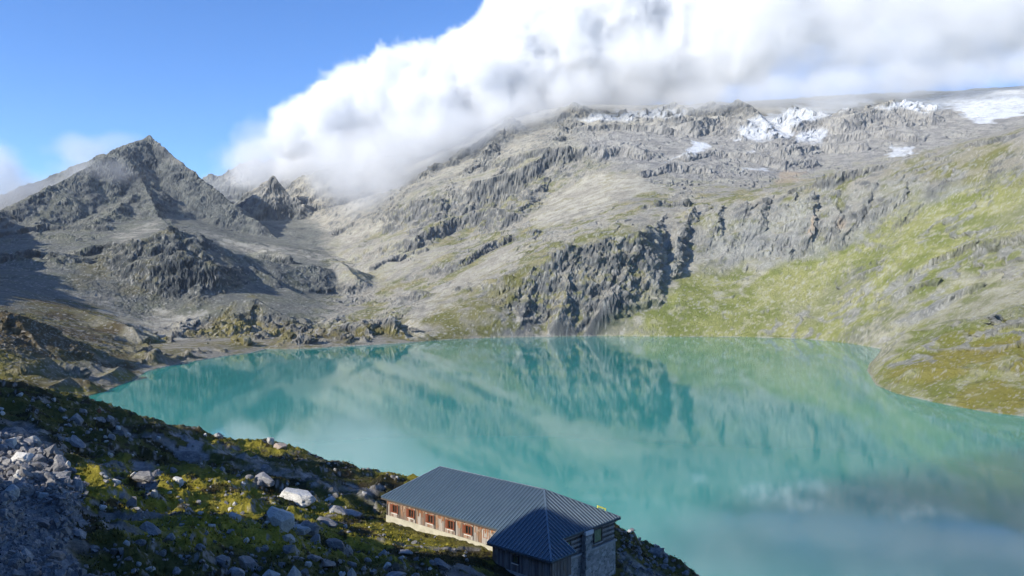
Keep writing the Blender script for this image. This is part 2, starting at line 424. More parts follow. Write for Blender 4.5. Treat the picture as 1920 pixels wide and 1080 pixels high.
SCREE = (
        ([(860, 352), (925, 328), (965, 340), (950, 355), (880, 372)], 1.0), ([(1000, 400), (1110, 320), (1200, 330), (1240, 355), (1150, 385), (1060, 420), (1000, 425)], 0.9),
        ([(740, 610), (820, 545), (960, 465), (975, 480), (870, 545), (800, 600), (815, 640)], 0.8), ([(620, 470), (760, 440), (850, 470), (700, 560), (640, 560)], 0.55),
        ([(1145, 628), (1225, 545), (1310, 480), (1330, 490), (1240, 560), (1165, 622)], 0.85), ([(1330, 560), (1410, 490), (1440, 490), (1380, 540)], 0.7),
        ([(280, 600), (300, 580), (380, 585), (350, 625), (300, 640)], 0.95), ([(120, 540), (210, 560), (290, 620), (270, 640), (200, 590)], 0.7),
        ([(1560, 635), (1700, 560), (1920, 480), (2300, 380), (2300, 450), (1920, 560), (1720, 640), (1640, 680)], 0.55),
        ([(640, 440), (720, 400), (760, 400), (700, 440), (640, 460)], 0.8), ([(210, 450), (290, 415), (300, 425), (240, 460)], 0.8), ([(380, 432), (420, 450), (620, 478), (600, 490), (430, 465)], 0.85))

# ---- erosion detail
PY0 = 540 - (Z - H) / Y * F
calmz = np.zeros(Z.shape, np.float32)
for poly, wgt in SCREE: calmz = np.maximum(calmz, wgt * sstep(-12, 12, poly_sd(PX, PY0, poly)))
for poly in ([(1080, 228), (1130, 208), (1290, 200), (1310, 214), (1220, 226)], [(1640, 210), (1800, 165), (2200, 110), (2200, 200), (1840, 240)], [(1370, 262), (1400, 220), (1600, 170), (1640, 190), (1480, 262)], [(395, 455), (440, 470), (560, 520), (600, 560), (520, 565), (440, 575), (400, 520)], [(300, 300), (340, 330), (430, 405), (440, 440), (400, 440), (320, 400), (295, 350)], [(440, 410), (600, 400), (615, 440), (560, 470), (450, 450)],
             [(0, 500), (110, 520), (160, 570), (60, 600), (-100, 580), (-100, 500)], [(40, 400), (140, 345), (230, 340), (200, 400), (100, 420)], [(800, 600), (880, 540), (920, 540), (920, 625), (830, 630)]):
    calmz = np.maximum(calmz, 0.8 * sstep(-15, 15, poly_sd(PX, PY0, poly)))
nrm = grid_normals(X, Y, Z); steep0 = 1 - nrm[..., 2]
rockm = np.clip(0.42 + 0.75 * sstep(0.10, 0.40, steep0) + 0.45 * fbm(X / 170, Y / 170, 3, 90), 0.18, 1.15)
farw = sstep(1050, 1500, Y)
rightgrass = sstep(1150, 1330, PX) * sstep(1400, 1250, Y) * sstep(0.50, 0.30, steep0)
rockm = rockm * (1 - 0.55 * rightgrass)
near = sstep(0, 70, sd)
far2 = sstep(1500, 2400, Y)
patch = 0.42 + 0.58 * sstep(-0.45, 0.35, fbm(X / 130, Y / 130, 3, 95) + 1.2 * (steep0 - 0.2))
patch = patch * (1 - 0.8 * calmz)
pkd = np.hypot(X - W(*PK)[0], Y - PK[2])
calm = 0.25 + 0.75 * sstep(60, 520, pkd)
calm = calm * (1 - 0.6 * calmz)
wx = X + 34 * fbm(X / 120, Y / 120, 3, 101); wy = Y + 34 * fbm(X / 120, Y / 120, 3, 107)
big = (ridged(wx / 230, wy / 230, 6, 111, 0.5) - 0.9)
Z = Z + near * calm * rockm * big * (7 + 5 * far2) * (0.4 + 0.6 * (1 - sstep(0.30, 0.55, steep0)))
# ribs running down the slope, wandering
ga = (X * 0.82 - Y * 0.57) + 26 * fbm3(X / 70, Y / 70, Z / 70, 3, 131)
gul = ridged(ga / 38, Z / 150 + 0.3 * noise2(X / 60, Y / 60, 133), 5, 127, 0.55) - 0.85
Z = Z + near * (0.3 + 0.7 * calm) * sstep(0.12, 0.45, steep0) * gul * 1.2
# tilted strata: ledges and low walls, dipping to the left
for lam, amp, sx, sd_ in ((46, 10, 0.42, 141), (21, 5.2, 0.36, 143), (9.5, 2.5, 0.3, 145)):
    b = (Z - sx * X + 0.08 * Y) / lam + 1.25 * fbm(X / (lam * 4), Y / (lam * 4), 4, sd_); fr = b - np.floor(b)
    msk = np.clip(0.2 + 0.95 * fbm(X / (lam * 5), Y / (lam * 5), 3, sd_ + 60) + 0.35, 0, 1)
    Z = Z + near * (0.35 + 0.65 * farw) * calm * rockm * patch * msk * amp * (1 - 0.7 * sstep(0.32, 0.55, steep0)) * (sstep(0.45, 0.78, fr) - fr)
flatm = 1 - 0.75 * sstep(0.30, 0.55, steep0)
det = fbm(X / 26, Y / 26, 6, 151, 0.62) * flatm
Z = Z + near * 0.9 * sstep(950, 500, Y) * fbm(X / 7, Y / 7, 5, 155, 0.6)
Z = Z + near * (rockm * patch * 2.6 + 0.25) * det
Z = Z + near * np.clip(rockm * patch, 0.06, 1) * 1.7 * flatm * (ridged(X / 9, Y / 9, 4, 161, 0.62) - 0.85)
hum = sstep(-14, 14, poly_sd(PX, PY0, [(240, 700), (285, 628), (350, 602), (430, 590), (520, 596), (640, 600), (760, 596), (815, 640), (640, 656), (480, 668), (300, 700)]))
Z = Z + hum * sstep(2, 26, sd) * (9 * (ridged(X / 55, Y / 70, 4, 175, 0.5) - 0.75) + 2.0 * (ridged(X / 14, Y / 14, 3, 177) - 0.8))
sb = (Z - 0.34 * X + 0.05 * Y) / 19 + 1.4 * fbm(X / 70, Y / 70, 4, 241); sf = sb - np.floor(sb)
rightz = np.maximum(sstep(1250, 1450, PX) * sstep(1350, 1200, Y), 0.75 * sstep(610, 720, PX) * sstep(1020, 1100, Y) * sstep(2500, 2200, Y) * (1 - calmz))
Z = Z + rightz * near * (3.0 + 2.5 * farw) * (sstep(0.58, 0.74, sf) - sf) * sstep(0.0, 0.35, fbm(X / 95, Y / 95, 3, 243))
# shoreline
Z = np.where(sd > 0, np.maximum(Z, 0.2 + 0.16 * np.minimum(sd, 40)), Z)
w = sstep(0, (6 + 24 * (1 - sstep(880, 930, PX) * sstep(1150, 1110, PX))) * (0.7 + 0.5 * np.clip(0.5 + fbm(X / 30, Y / 30, 3, 173), 0, 2)), sd)
Z = np.where(sd > 0, Z * w + (1 - w) * np.minimum(Z, 0.1 + 0.9 * sd), -0.3 - 0.25 * np.minimum(-sd, 60))
Z = Z + np.where((sd > -6) & (sd < 14), 0.5 * fbm(X / 5, Y / 5, 3, 171), 0)
# crags: push steep faces in and out
nrm = grid_normals(X, Y, Z); steep = 1 - nrm[..., 2]
cr = sstep(0.20, 0.5, steep) * sstep(0, 25, sd)
qx, qy, qz = X + 12 * noise3(X / 30, Y / 30, Z / 30, 183), Y + 12 * noise3(X / 30, Y / 30, Z / 30, 185), Z * 1.05
dd = cr * ((0.5 - np.abs(fbm3(qx / 30, qy / 30, qz / 30, 5, 181, 0.62))) * 8.0 + 4.0 * fbm3(qx / 10, qy / 10, qz / 8, 3, 187, 0.62))
X2 = X + nrm[..., 0] * dd; Y2 = Y + nrm[..., 1] * dd; Z2 = Z + nrm[..., 2] * dd * 0.5
nrm = grid_normals(X2, Y2, Z2); steep = 1 - nrm[..., 2]

# ---- what grows or lies where (albedo of each spot of ground)
PYv = 540 - (Z2 - H) / Y2 * F
wpx = PX + 26 * fbm(X / 70, Y / 70, 4, 201) * np.clip(1000 / Y, 0.4, 1.6)
wpy = PYv + 16 * fbm(X / 70, Y / 70, 4, 203) * np.clip(1000 / Y, 0.4, 1.6)


def zone(poly, soft):
    return sstep(-soft, soft, poly_sd(wpx, wpy, poly))


n1 = fbm(X / 60, Y / 60, 5, 211); n2 = 1.3 * fbm3(X2 / 15, Y2 / 15, Z2 / 12, 4, 213, 0.6); n3 = 1.2 * fbm3(X2 / 6, Y2 / 6, Z2 / 5, 3, 217, 0.65)
n4 = fbm(X / 200, Y / 200, 4, 219)
c = np.array


def lerp(A, B, t): return A * (1 - t[..., None]) + B * t[..., None]


# vertical streaking and blotches on rock
streak = fbm3((X2 + qx * 0 + 8 * n1) / 9, Y2 / 9, Z2 / 15, 5, 221, 0.65) * 0.9
rock = lerp(c([0.13, 0.133, 0.132]), c([0.34, 0.325, 0.285]), np.clip(0.45 + 0.55 * n1 + 0.45 * streak, 0, 1))
rock = lerp(rock, c([0.09, 0.10, 0.105]), np.clip(0.55 * sstep(0.35, 0.9, n3 + streak * 0.5), 0, 1))
scree = lerp(c([0.285, 0.266, 0.218]), c([0.465, 0.438, 0.362]), np.clip(0.5 + 0.4 * n1 + 0.5 * n2, 0, 1))
rk_w = np.clip(sstep(0.13, 0.36, steep + 0.09 * n2 + 0.05 * n1) + 0.35 * sstep(0.0, .6, n4) + 0.6 * sstep(0.0, 0.6, n2 + 0.3 * n3), 0, 1)
base = lerp(scree, rock, rk_w)
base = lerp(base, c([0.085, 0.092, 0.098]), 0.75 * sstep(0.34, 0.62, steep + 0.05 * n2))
mossw = zone([(600, 520), (640, 430), (820, 330), (1000, 300), (1260, 330), (1900, 240), (2440, 200), (2440, 600), (800, 680), (640, 660)], 30)
base = lerp(base, lerp(c([0.23, 0.205, 0.085]), c([0.15, 0.155, 0.045]), sstep(-.4, .5, n2)), np.clip(0.45 + 0.55 * mossw, 0, 1) * 0.85 * sstep(-0.25, 0.45, n1 + 0.35 * n2 + 0.2 * n4) * sstep(0.46, 0.26, steep + 0.06 * n3) * sstep(2400, 1700, Y))
greyzone = zone([(1080, 250), (1300, 225), (1500, 215), (1700, 200), (1920, 150), (2400, 100), (2400, 200), (1920, 245), (1720, 292), (1560, 330), (1400, 345), (1250, 345), (1120, 300)], 20)
base = lerp(base, lerp(c([0.20, 0.20, 0.20]), c([0.38, 0.365, 0.34]), np.clip(0.5 + 0.6 * n2 + 0.4 * n1, 0, 1)), 0.75 * greyzone)
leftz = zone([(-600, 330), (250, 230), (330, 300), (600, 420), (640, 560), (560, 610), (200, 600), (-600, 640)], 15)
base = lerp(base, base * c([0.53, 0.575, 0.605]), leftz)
# grass
yg = lerp(c([0.180, 0.205, 0.056]), c([0.325, 0.325, 0.125]), np.clip(0.5 + 0.7 * n1 + 0.3 * n2, 0, 1))
yg = lerp(yg, c([0.40, 0.38, 0.25]), np.clip(sstep(0.25, 0.75, 0.55 * n2 + 0.8 * n3), 0, 1) * 0.7)
flat = sstep(0.36, 0.20, steep - 0.07 * n1)
gz = zone([(1105, 634), (1150, 600), (1240, 535), (1330, 500), (1480, 492), (1560, 440), (1660, 395), (1760, 350), (1850, 330), (2440, 200), (2440, 900), (1640, 760), (1600, 660)], 14)
gz = gz * np.clip(0.35 + flat, 0, 1) * np.clip(0.92 + 0.5 * n4, 0.35, 1)
base = lerp(base, yg, gz)
gz2 = zone([(980, 500), (1100, 440), (1210, 405), (1300, 385), (1420, 372), (1560, 330), (1700, 310), (1920, 262), (2440, 170), (2440, 240), (1920, 350), (1700, 370), (1500, 385), (1350, 420), (1250, 440), (1150, 455), (1020, 510)], 12)
base = lerp(base, lerp(c([0.24, 0.225, 0.12]), c([0.17, 0.175, 0.06]), sstep(-0.2, 0.5, n1 + 0.5 * n2)), gz2 * 0.8 * flat * np.clip(0.7 + 0.7 * n4 + 0.6 * n1, 0, 1))
gz3 = zone([(790, 640), (800, 600), (880, 560), (960, 515), (1000, 500), (985, 540), (935, 580), (925, 636)], 8)
base = lerp(base, lerp(c([0.20, 0.185, 0.075]), c([0.14, 0.14, 0.04]), sstep(-0.3, 0.4, n1)), gz3 * 0.85 * np.clip(0.8 + 0.5 * n2, 0, 1))
olive = lerp(c([0.13, 0.115, 0.035]), c([0.11, 0.085, 0.045]), sstep(-0.3, 0.4, n1))
gz4 = zone([(-480, 620), (0, 570), (120, 560), (240, 590), (290, 640), (270, 700), (150, 755), (-480, 900)], 10)
base = lerp(base, lerp(olive, c([0.20, 0.175, 0.04]), sstep(0.0, 0.5, n4 + 0.4 * n1)), gz4 * np.clip(0.95 + 0.8 * n1 + 0.4 * n2, 0, 1))
heath = lerp(c([0.12, 0.088, 0.045]), c([0.20, 0.18, 0.075]), np.clip(0.5 + 0.6 * n1 + 0.5 * n2, 0, 1))
gz5 = zone([(260, 690), (290, 630), (350, 610), (430, 600), (520, 600), (640, 610), (760, 600), (815, 640), (640, 655), (480, 668), (300, 695)], 9)
base = lerp(base, heath, gz5 * np.clip(0.62 + 0.8 * n1 + 0.6 * n2, 0, 0.95))
gz9 = zone([(60, 770), (120, 722), (200, 704), (255, 700), (250, 716), (200, 735), (140, 752)], 6)
base = lerp(base, lerp(c([0.27, 0.235, 0.04]), c([0.20, 0.18, 0.06]), sstep(-.3, .4, n2)), gz9 * np.clip(0.9 + 0.6 * n2, 0, 1))
gz6 = zone([(385, 620), (420, 575), (470, 560), (510, 580), (540, 630), (440, 640)], 8)
base = lerp(base, c([0.22, 0.19, 0.07]), gz6 * 0.75 * np.clip(0.6 + 0.8 * n1 + 0.4 * n2, 0, 1))
gz7 = zone([(650, 650), (660, 612), (720, 602), (800, 622), (812, 640)], 6)
base = lerp(base, c([0.16, 0.145, 0.05]), gz7 * 0.8 * np.clip(0.6 + 0.8 * n1 + 0.5 * n2, 0, 1))
gz8 = zone([(130, 490), (330, 430), (420, 480), (420, 560), (300, 560), (150, 540)], 14) * flat
base = lerp(base, c([0.15, 0.125, 0.06]), gz8 * 0.5 * np.clip(0.4 + n1, 0, 1))
olv = zone([(1640, 720), (1640, 690), (1750, 640), (1920, 590), (2440, 500), (2440, 900), (1920, 800)], 8)
base = lerp(base, lerp(c([0.26, 0.225, 0.045]), c([0.175, 0.195, 0.035]), sstep(-0.3, 0.5, n1 + .3 * n4)), olv * 0.8 * np.clip(1.0 - 0.9 * sstep(0.3, 0.8, n2), 0, 1))
sb = (Z2 - 0.34 * X2 + 0.05 * Y2) / 19 + 1.4 * fbm(X / 70, Y / 70, 4, 241); sf = sb - np.floor(sb)
ledge = sstep(0.60, 0.72, sf) * sstep(0.98, 0.90, sf) * sstep(0.0, 0.35, fbm(X / 95, Y / 95, 3, 243) + 0.25 * n2)
base = lerp(base, lerp(c([0.20, 0.20, 0.195]), c([0.34, 0.335, 0.30]), np.clip(0.5 + 0.7 * n3, 0, 1)), ledge * rightz * 0.85)
base = lerp(base, c([0.45, 0.44, 0.40]), sstep(0.42, 0.58, noise3(X2 / 1.3, Y2 / 1.3, Z2 / 1.2, 247)) * 0.6 * sstep(950, 500, Y))
# pale scree fans
for poly, wgt in SCREE:
    z_ = zone(poly, 7) * wgt * np.clip(0.8 + 0.7 * n2, 0, 1) * sstep(0.5, 0.3, steep)
    base = lerp(base, scree, z_)
# cliffs inside the grass: bare grey rock, tan stains
cl = zone([(1240, 530), (1200, 430), (1300, 395), (1480, 372), (1560, 350), (1700, 335), (1830, 345), (1760, 380), (1640, 430), (1560, 470), (1480, 492), (1330, 495)], 10)
slab = lerp(c([0.21, 0.215, 0.21]), c([0.36, 0.36, 0.32]), np.clip(0.5 + 0.55 * streak + 0.4 * n1, 0, 1))
base = lerp(base, slab, cl * 0.85 * sstep(0.05, 0.2, steep) * np.clip(0.9 + 0.7 * n4 - 0.5 * sstep(0.2, 0.7, n2), 0, 1))
cl2 = zone([(1640, 600), (1700, 520), (1780, 490), (1850, 455), (1960, 440), (1960, 480), (1880, 500), (1800, 530), (1740, 600), (1680, 620)], 8)
base = lerp(base, slab * 0.85, cl2 * np.clip(0.35 + 1.3 * n1 + 0.8 * n2, 0, 1))
tan = zone([(1519, 440), (1522, 412), (1528, 412), (1526, 450)], 3) + 0.5 * zone([(1560, 426), (1572, 408), (1584, 410), (1575, 428)], 3) + zone([(1455, 345), (1465, 322), (1500, 322), (1505, 342)], 8) * .7
base = lerp(base, c([0.42, 0.32, 0.22]), np.clip(tan, 0, 1) * 0.8)
# snow and glacier ice
snow = np.zeros_like(Z)
for poly, wgt in (([(1255, 302), (1290, 285), (1300, 264), (1330, 268), (1325, 278), (1290, 294)], 1), ([(1085, 226), (1130, 212), (1190, 206), (1290, 204), (1300, 214), (1220, 222), (1120, 228)], .62),
                  ([(1370, 262), (1400, 225), (1490, 200), (1600, 175), (1640, 188), (1560, 215), (1500, 235), (1480, 258), (1420, 262)], .8),
                  ([(1640, 205), (1700, 186), (1800, 172), (1920, 158), (2200, 120), (2200, 190), (1920, 214), (1840, 232), (1815, 222), (1800, 205), (1700, 204)], 1),
                  ([(1490, 268), (1500, 248), (1550, 246), (1545, 268)], .8), ([(1660, 292), (1670, 275), (1710, 276), (1715, 290)], .8), ([(1500, 190), (1580, 182), (1640, 190), (1600, 200)], 1),
                  ([(1395, 284), (1410, 280), (1412, 285)], 1), ([(1400, 318), (1440, 314), (1442, 319), (1405, 322)], .8)):
    snow = np.maximum(snow, zone(poly, 4) * wgt)
snow = snow * sstep(-0.55, 0.0, 0.30 + 0.75 * n1 + 0.25 * n2 + (snow - 0.6)) * sstep(0.62, 0.40, steep)
# stones: pale specks everywhere on open ground
spk = noise3(X2 / 2.6, Y2 / 2.6, Z2 / 2.2, 231) * 1.1
base = lerp(base, c([0.46, 0.45, 0.41]), sstep(0.50, 0.66, spk + 0.22 * n1) * 0.8 * sstep(380, 950, Y) * np.clip(1.2 - Y / 2200, 0.2, 1))
base = lerp(base, c([0.06, 0.065, 0.055]), sstep(0.55, 0.8, noise3(X2 / 3.0, Y2 / 3.0, Z2 / 2.6, 237) + 0.1 * n1) * 0.35)
# pale washed band at the waterline
wl = np.exp(-((Z2 - 0.3) / 0.5) ** 2) * np.clip(0.5 + 1.2 * n2, 0, 1)
base = lerp(base, c([0.42, 0.42, 0.37]), np.clip(wl, 0, 1) * 0.75)
base = lerp(base, c([0.62, 0.65, 0.69]), np.clip(snow, 0, 1) * np.clip(0.85 + 0.25 * n2, 0, 1))
base = np.clip(base, 0.01, 0.9)

mt = NT('mountain_ground')
at = mt.n('ShaderNodeAttribute', attribute_name='albedo').outputs['Color']
p = mt.pos()
fine = mt.noise(p, 0.55, 5, 0.7)
cc = mt.mix(0.55, at, mt.ramp(fine, [(0.3, (0.45, 0.45, 0.45)), (0.7, (0.62, 0.62, 0.62))]), 'OVERLAY')
bmp = mt.bump(mt.noise(p, 0.26, 9, 0.76), 1.0, 5.0)
mt.princ(cc, 0.95, bmp, 0.15)
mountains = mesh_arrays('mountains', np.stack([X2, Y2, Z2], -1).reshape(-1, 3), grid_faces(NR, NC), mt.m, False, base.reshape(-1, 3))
tag(mountains, 'grey rocky mountains and grass slopes around the far side of the lake', 'mountains', kind='structure')
far_faces = None
del X2, Y2, Z2, base, nrm, PX

# ================================================================== lake
wt = NT('lake_water')
p = wt.pos()
w1 = wt.noise(wt.mapping(p, (1, 1, 1)), 0.9, 3, 0.6)
w2 = wt.noise(p, 0.02, 2, 0.5)
h = wt.math('MULTIPLY', w1, wt.math('MULTIPLY_ADD', w2, 0.9, 0.1))
bmp = wt.bump(h, 0.08, 0.09)
big = wt.noise(p, 0.006, 3, 0.5)
colr = wt.ramp(big, [(0.3, (0.030, 0.228, 0.193)), (0.7, (0.042, 0.278, 0.238))])
wb = wt.princ(colr, 0.04, bmp, 0.5)
wb.inputs['IOR'].default_value = 1.33
nx = 60
gxx, gyy = np.meshgrid(np.linspace(-900, 900, nx), np.linspace(-200, 1700, nx))
lake = mesh_arrays('lake_water', np.stack([gxx, gyy, gxx * 0], -1).reshape(-1, 3), grid_faces(nx, nx), wt.m, True)
tag(lake, 'turquoise glacial lake water reflecting the mountains', 'lake', kind='structure')
# ================================================================== near hillside (the slope the camera stands on)
zg = {}
HC = [  # pixel x, pixel y, distance of ground seen in the photograph, front to back
    (-250, 1080, 35), (0, 1080, 38), (200, 1080, 42), (400, 1080, 47), (600, 1080, 55), (750, 1080, 66), (860, 1085, 78),
    (0, 1000, 48), (0, 900, 70), (0, 800, 105), (-250, 900, 62), (-250, 760, 100), (200, 1020, 51), (200, 950, 68), (200, 850, 105), (400, 1020, 58), (400, 950, 80), (400, 880, 112),
    (600, 1040, 66), (600, 1000, 80), (600, 950, 99), (600, 910, 118), (700, 1040, 78), (700, 1000, 92), (750, 1040, 84), (820, 1050, 84),
    (700, 960, 108), (720, 976, 105.5), (820, 1006, 98.5), (920, 1037, 91), (640, 960, 104),
    (0, 713, 145), (80, 736, 142), (150, 757, 140), (200, 771, 138), (300, 802, 133), (340, 814, 130), (385, 840, 126), (385, 872, 119), (-150, 675, 150),
    (405, 850, 152), (430, 843, 172), (480, 832, 190), (560, 842, 184), (560, 880, 142), (640, 877, 160), (700, 891, 154), (765, 895, 148), (700, 922, 122), (760, 905, 135),
    (1166, 975, 113), (1210, 1021, 112), (1250, 1041, 110), (1290, 1079, 107), (1330, 1115, 104), (1170, 1060, 98), (1210, 1080, 96), (1260, 1090, 98),
]
hp = [W(*p) for p in HC]
hp += [c((x, y, H + z)) for x, y, z in [
    (-9, 116, -31.8), (0, 110, -32), (7, 105, -32.5), (-12, 108, -31), (13, 99, -34.0), (10, 88, -35), (5, 80, -33.6), (14, 92, -35), (2, 86, -32.3), (0, 94, -30.6), (-8, 100, -30.6), (5, 97, -31.5),
    (18, 96, -36), (24, 92, -39), (30, 88, -44), (14, 78, -37),
    (0, 0, -1.8), (0, 12, -6.5), (0, 25, -12), (0, 40, -19), (-2, 60, -24), (-15, 25, -10), (-15, 12, -6), (-30, 20, -8), (15, 12, -9), (20, 25, -18), (22, 45, -28), (20, 65, -34),
    (0, -15, 3), (-30, -10, 2), (0, -60, 22), (-60, -40, 14), (-60, 20, -5), (-60, 50, -9), (40, -20, -8), (60, -60, 5), (50, 20, -34), (45, 50, -50), (40, 75, -58), (38, 95, -60), (80, 0, -58), (100, -60, -30), (60, 70, -75), (90, 60, -85), (60, 110, -85), (100, 20, -85),
    (-75, 90, -12), (-90, 120, -14), (-110, 150, -18), (-110, 90, -6), (-130, 60, 0), (-160, 130, -12), (-120, 0, 10), (-100, -60, 22), (-200, 0, 25), (-200, 150, -10), (-200, 80, 12),
    # behind the skyline the slope drops to the lake
    (-150, 200, -25), (-110, 205, -34), (-60, 222, -56), (-90, 170, -24), (-82, 215, -50), (-70, 165, -29), (-52, 150, -31.5), (-45, 215, -56), (-20, 185, -52), (0, 160, -50), (12, 140, -48), (22, 128, -48), (32, 120, -52), (40, 112, -58),
    (-60, 260, -80), (-20, 230, -80), (10, 190, -80), (40, 150, -80), (-120, 250, -70), (-190, 230, -45), (-190, 270, -80), (20, 160, -66), (50, 125, -80), (-30, 205, -66),
]]
hp = np.array(hp)
htps = TPS(hp[:, :2] / 60, hp[:, 2], 3e-3)
hgx = np.linspace(-220, 110, 166); hgy = np.linspace(-90, 290, 191)
A_, B_ = np.meshgrid(hgx, hgy)
HV = htps(np.stack([A_.ravel() / 60, B_.ravel() / 60], 1)).reshape(A_.shape)

# crest of an added unseen ridge on the left, shaped to shade the slope: height of the sun ray it just blocks, across the sun direction
SHADE_CREST = [(-300, -22), (-205, -26), (-195, -25), (-186, -24), (-181, -23), (-174, -22), (-170, -15), (-166, -10), (-152, -6.8), (-142, -6.5), (-139.5, -9), (-136, -9), (-134.5, -7), (-121, -8.4), (-113, -10.5),
         (-107, -11.5), (-105, -18), (-100, -20), (-98.3, -14), (-97.2, -18), (-92, -22), (-85, -22), (-79, -22), (-78.2, -16), (-77.5, -6), (-76.9, -0.6), (-72.5, 0.5), (-66, 0.8), (-50, 1.5), (-30, 3), (0, 3)]
CQ = c([k[0] for k in SHADE_CREST]); CZ = c([k[1] for k in SHADE_CREST], )


def hill_z(X, Y, detail=True):
    z = upsample(hgx, hgy, HV, X, Y)
    q = SQ[0] * X + SQ[1] * Y; s = SH[0] * X + SH[1] * Y
    s0 = np.interp(q, [-220, -120, -90, -76, 0], [52, 48, 44, 34, 40])
    cz = np.interp(q, CQ, CZ) + H + TE * s0
    shade_rid = cz - 1.15 * np.abs(s - s0) * np.where(s < s0, 1.0, 0.8)
    out = sstep(-0.66, -0.74, X / np.maximum(Y, 8))            # the added shading ridge stands unseen beyond the left edge
    out = np.where(Y < 8, 1.0, out)
    shade_rid = shade_rid + 0.7 * fbm(X / 3.0, Y / 3.0, 2, 909)
    z = np.where(out > 0, np.maximum(z, z + (shade_rid - z) * out), z)
    if detail:
        r = np.hypot(X, Y)
        a = sstep(2, 25, r)
        # keep the ground level at the hut
        hd = np.hypot((X + 4) / 1.2, Y - 97)
        flat = 0.25 + 0.75 * sstep(9, 22, hd)
        z = z + a * flat * (1.15 * fbm(X / 13, Y / 13, 4, 301) + 0.75 * (ridged(X / 7, Y / 9, 5, 311, 0.55) - 0.9))
        z = z + a * 0.16 * fbm(X / 1.6, Y / 1.6, 3, 321, 0.6)
    return z


na = int(1500 * QF); nr = int(620 * QF)
az = np.concatenate([np.linspace(-180, -48, 300)[:-1], np.linspace(-48, 34, na), np.linspace(34, 180, 160)[1:]])
rr = np.concatenate([np.linspace(0.4, 25, 50)[:-1], np.exp(np.linspace(math.log(25), math.log(285), nr))])
AZ, RR = np.meshgrid(np.radians(az), rr)
hX, hY = RR * np.sin(AZ), RR * np.cos(AZ)
hZ = hill_z(hX, hY)
hn = grid_normals(hX, hY, hZ); hst = 1 - hn[..., 2]
hpx = 960 + F * hX / np.maximum(hY, 1); hpy = 540 - F * (hZ - H) / np.maximum(hY, 1)
wpx = hpx + 14 * fbm(hX / 5, hY / 5, 3, 331); wpy = hpy + 9 * fbm(hX / 5, hY / 5, 3, 333)
m1 = fbm(hX / 9, hY / 9, 4, 341); m2 = fbm(hX / 2.2, hY / 2.2, 4, 343, 0.6); m3 = fbm(hX / 30, hY / 30, 3, 347)
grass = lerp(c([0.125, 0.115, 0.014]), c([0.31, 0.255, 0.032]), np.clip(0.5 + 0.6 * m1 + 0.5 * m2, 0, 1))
heath_shade = lerp(c([0.052, 0.056, 0.014]), c([0.115, 0.095, 0.028]), np.clip(0.5 + 0.6 * m1 + 0.5 * m2, 0, 1))  # heath tone kept dark to deepen the shaded ground
mossy = zone([(140, 880), (230, 850), (330, 875), (430, 885), (520, 925), (640, 935), (700, 975), (780, 1005), (930, 1035), (930, 1068), (800, 1062), (600, 1040), (420, 1025), (250, 1012), (160, 950)], 14)  # moss over the sun patch, with sunlight put into its bright colour
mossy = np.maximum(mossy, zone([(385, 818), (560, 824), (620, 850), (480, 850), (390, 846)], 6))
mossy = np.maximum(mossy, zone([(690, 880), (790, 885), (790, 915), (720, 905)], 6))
grass = lerp(heath_shade, grass, np.clip(mossy * 0.95 + 0.25 * sstep(0.2, 0.6, m1), 0, 1))  # sun and shade contrast painted into the ground albedo
dk = lerp(c([0.016, 0.019, 0.008]), c([0.040, 0.030, 0.015]), np.clip(0.5 + 0.8 * m2, 0, 1))
hb = lerp(grass, dk, sstep(-0.05, 0.30, m1 + 0.6 * m3 - 0.10 + 0.6 * m2) * 0.95)
rk = lerp(c([0.10, 0.10, 0.105]), c([0.25, 0.24, 0.23]), np.clip(0.5 + 0.8 * m2, 0, 1))
rock_w = sstep(0.30, 0.42, hst + 0.10 * m2) * 0.9
rock_w = np.maximum(rock_w, 0.9 * zone([(0, 800), (60, 790), (120, 860), (150, 940), (120, 1000), (160, 1080), (-300, 1080), (-300, 760)], 10))
rock_w = np.maximum(rock_w, zone([(240, 862), (290, 868), (300, 905), (296, 925), (276, 925), (262, 895)], 4))
rock_w = np.maximum(rock_w, zone([(310, 815), (350, 806), (392, 835), (388, 862), (340, 858)], 5) * sstep(-.3, .3, m2 + .2))
slabm = sstep(0.30, 0.42, noise3((hX * .8 + hY * .35) / 5, (hY * .8 - hX * .35) / 2.6, hX * 0 + 3.3, 355) + 0.35 * m2) * sstep(-.1, .4, m3 + m1 * .5 + .15)
rock_w = np.maximum(rock_w, 0.6 * slabm * (hY > 20))
hb = lerp(hb, rk, rock_w)
trk = zone([(390, 833), (450, 836), (430, 846), (480, 858), (560, 886), (640, 905), (720, 922), (720, 934), (640, 922), (540, 900), (460, 872), (420, 850), (392, 845)], 4)
trk = np.maximum(trk, zone([(1160, 1030), (1185, 1040), (1250, 1090), (1160, 1090)], 5))
hb = lerp(hb, c([0.22, 0.21, 0.195]) * (1 + 0.25 * m2[..., None]), trk * np.clip(0.6 + 0.7 * m2, 0, 0.95))
hb = np.clip(hb, 0.008, 0.8)
mt = NT('hillside_ground')
atn = mt.n('ShaderNodeAttribute', attribute_name='albedo').outputs['Color']
p = mt.pos()
cc = mt.mix(0.8, atn, mt.ramp(mt.noise(p, 4.5, 6, 0.72), [(0.32, (0.30, 0.30, 0.30)), (0.68, (0.70, 0.70, 0.70))]), 'OVERLAY')
bmp = mt.bump(mt.noise(p, 3.0, 8, 0.75), 0.9, 0.25)
mt.princ(cc, 0.95, bmp, 0.15)
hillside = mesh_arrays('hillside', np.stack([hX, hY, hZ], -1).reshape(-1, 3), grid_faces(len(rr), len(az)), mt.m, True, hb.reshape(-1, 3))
tag(hillside, 'dark grassy hillside in the foreground, partly in sun', 'hillside', kind='structure')
del hpx, hpy, wpx, wpy


def ground(x, y):
    return float(hill_z(np.array([x], float), np.array([y], float))[0])


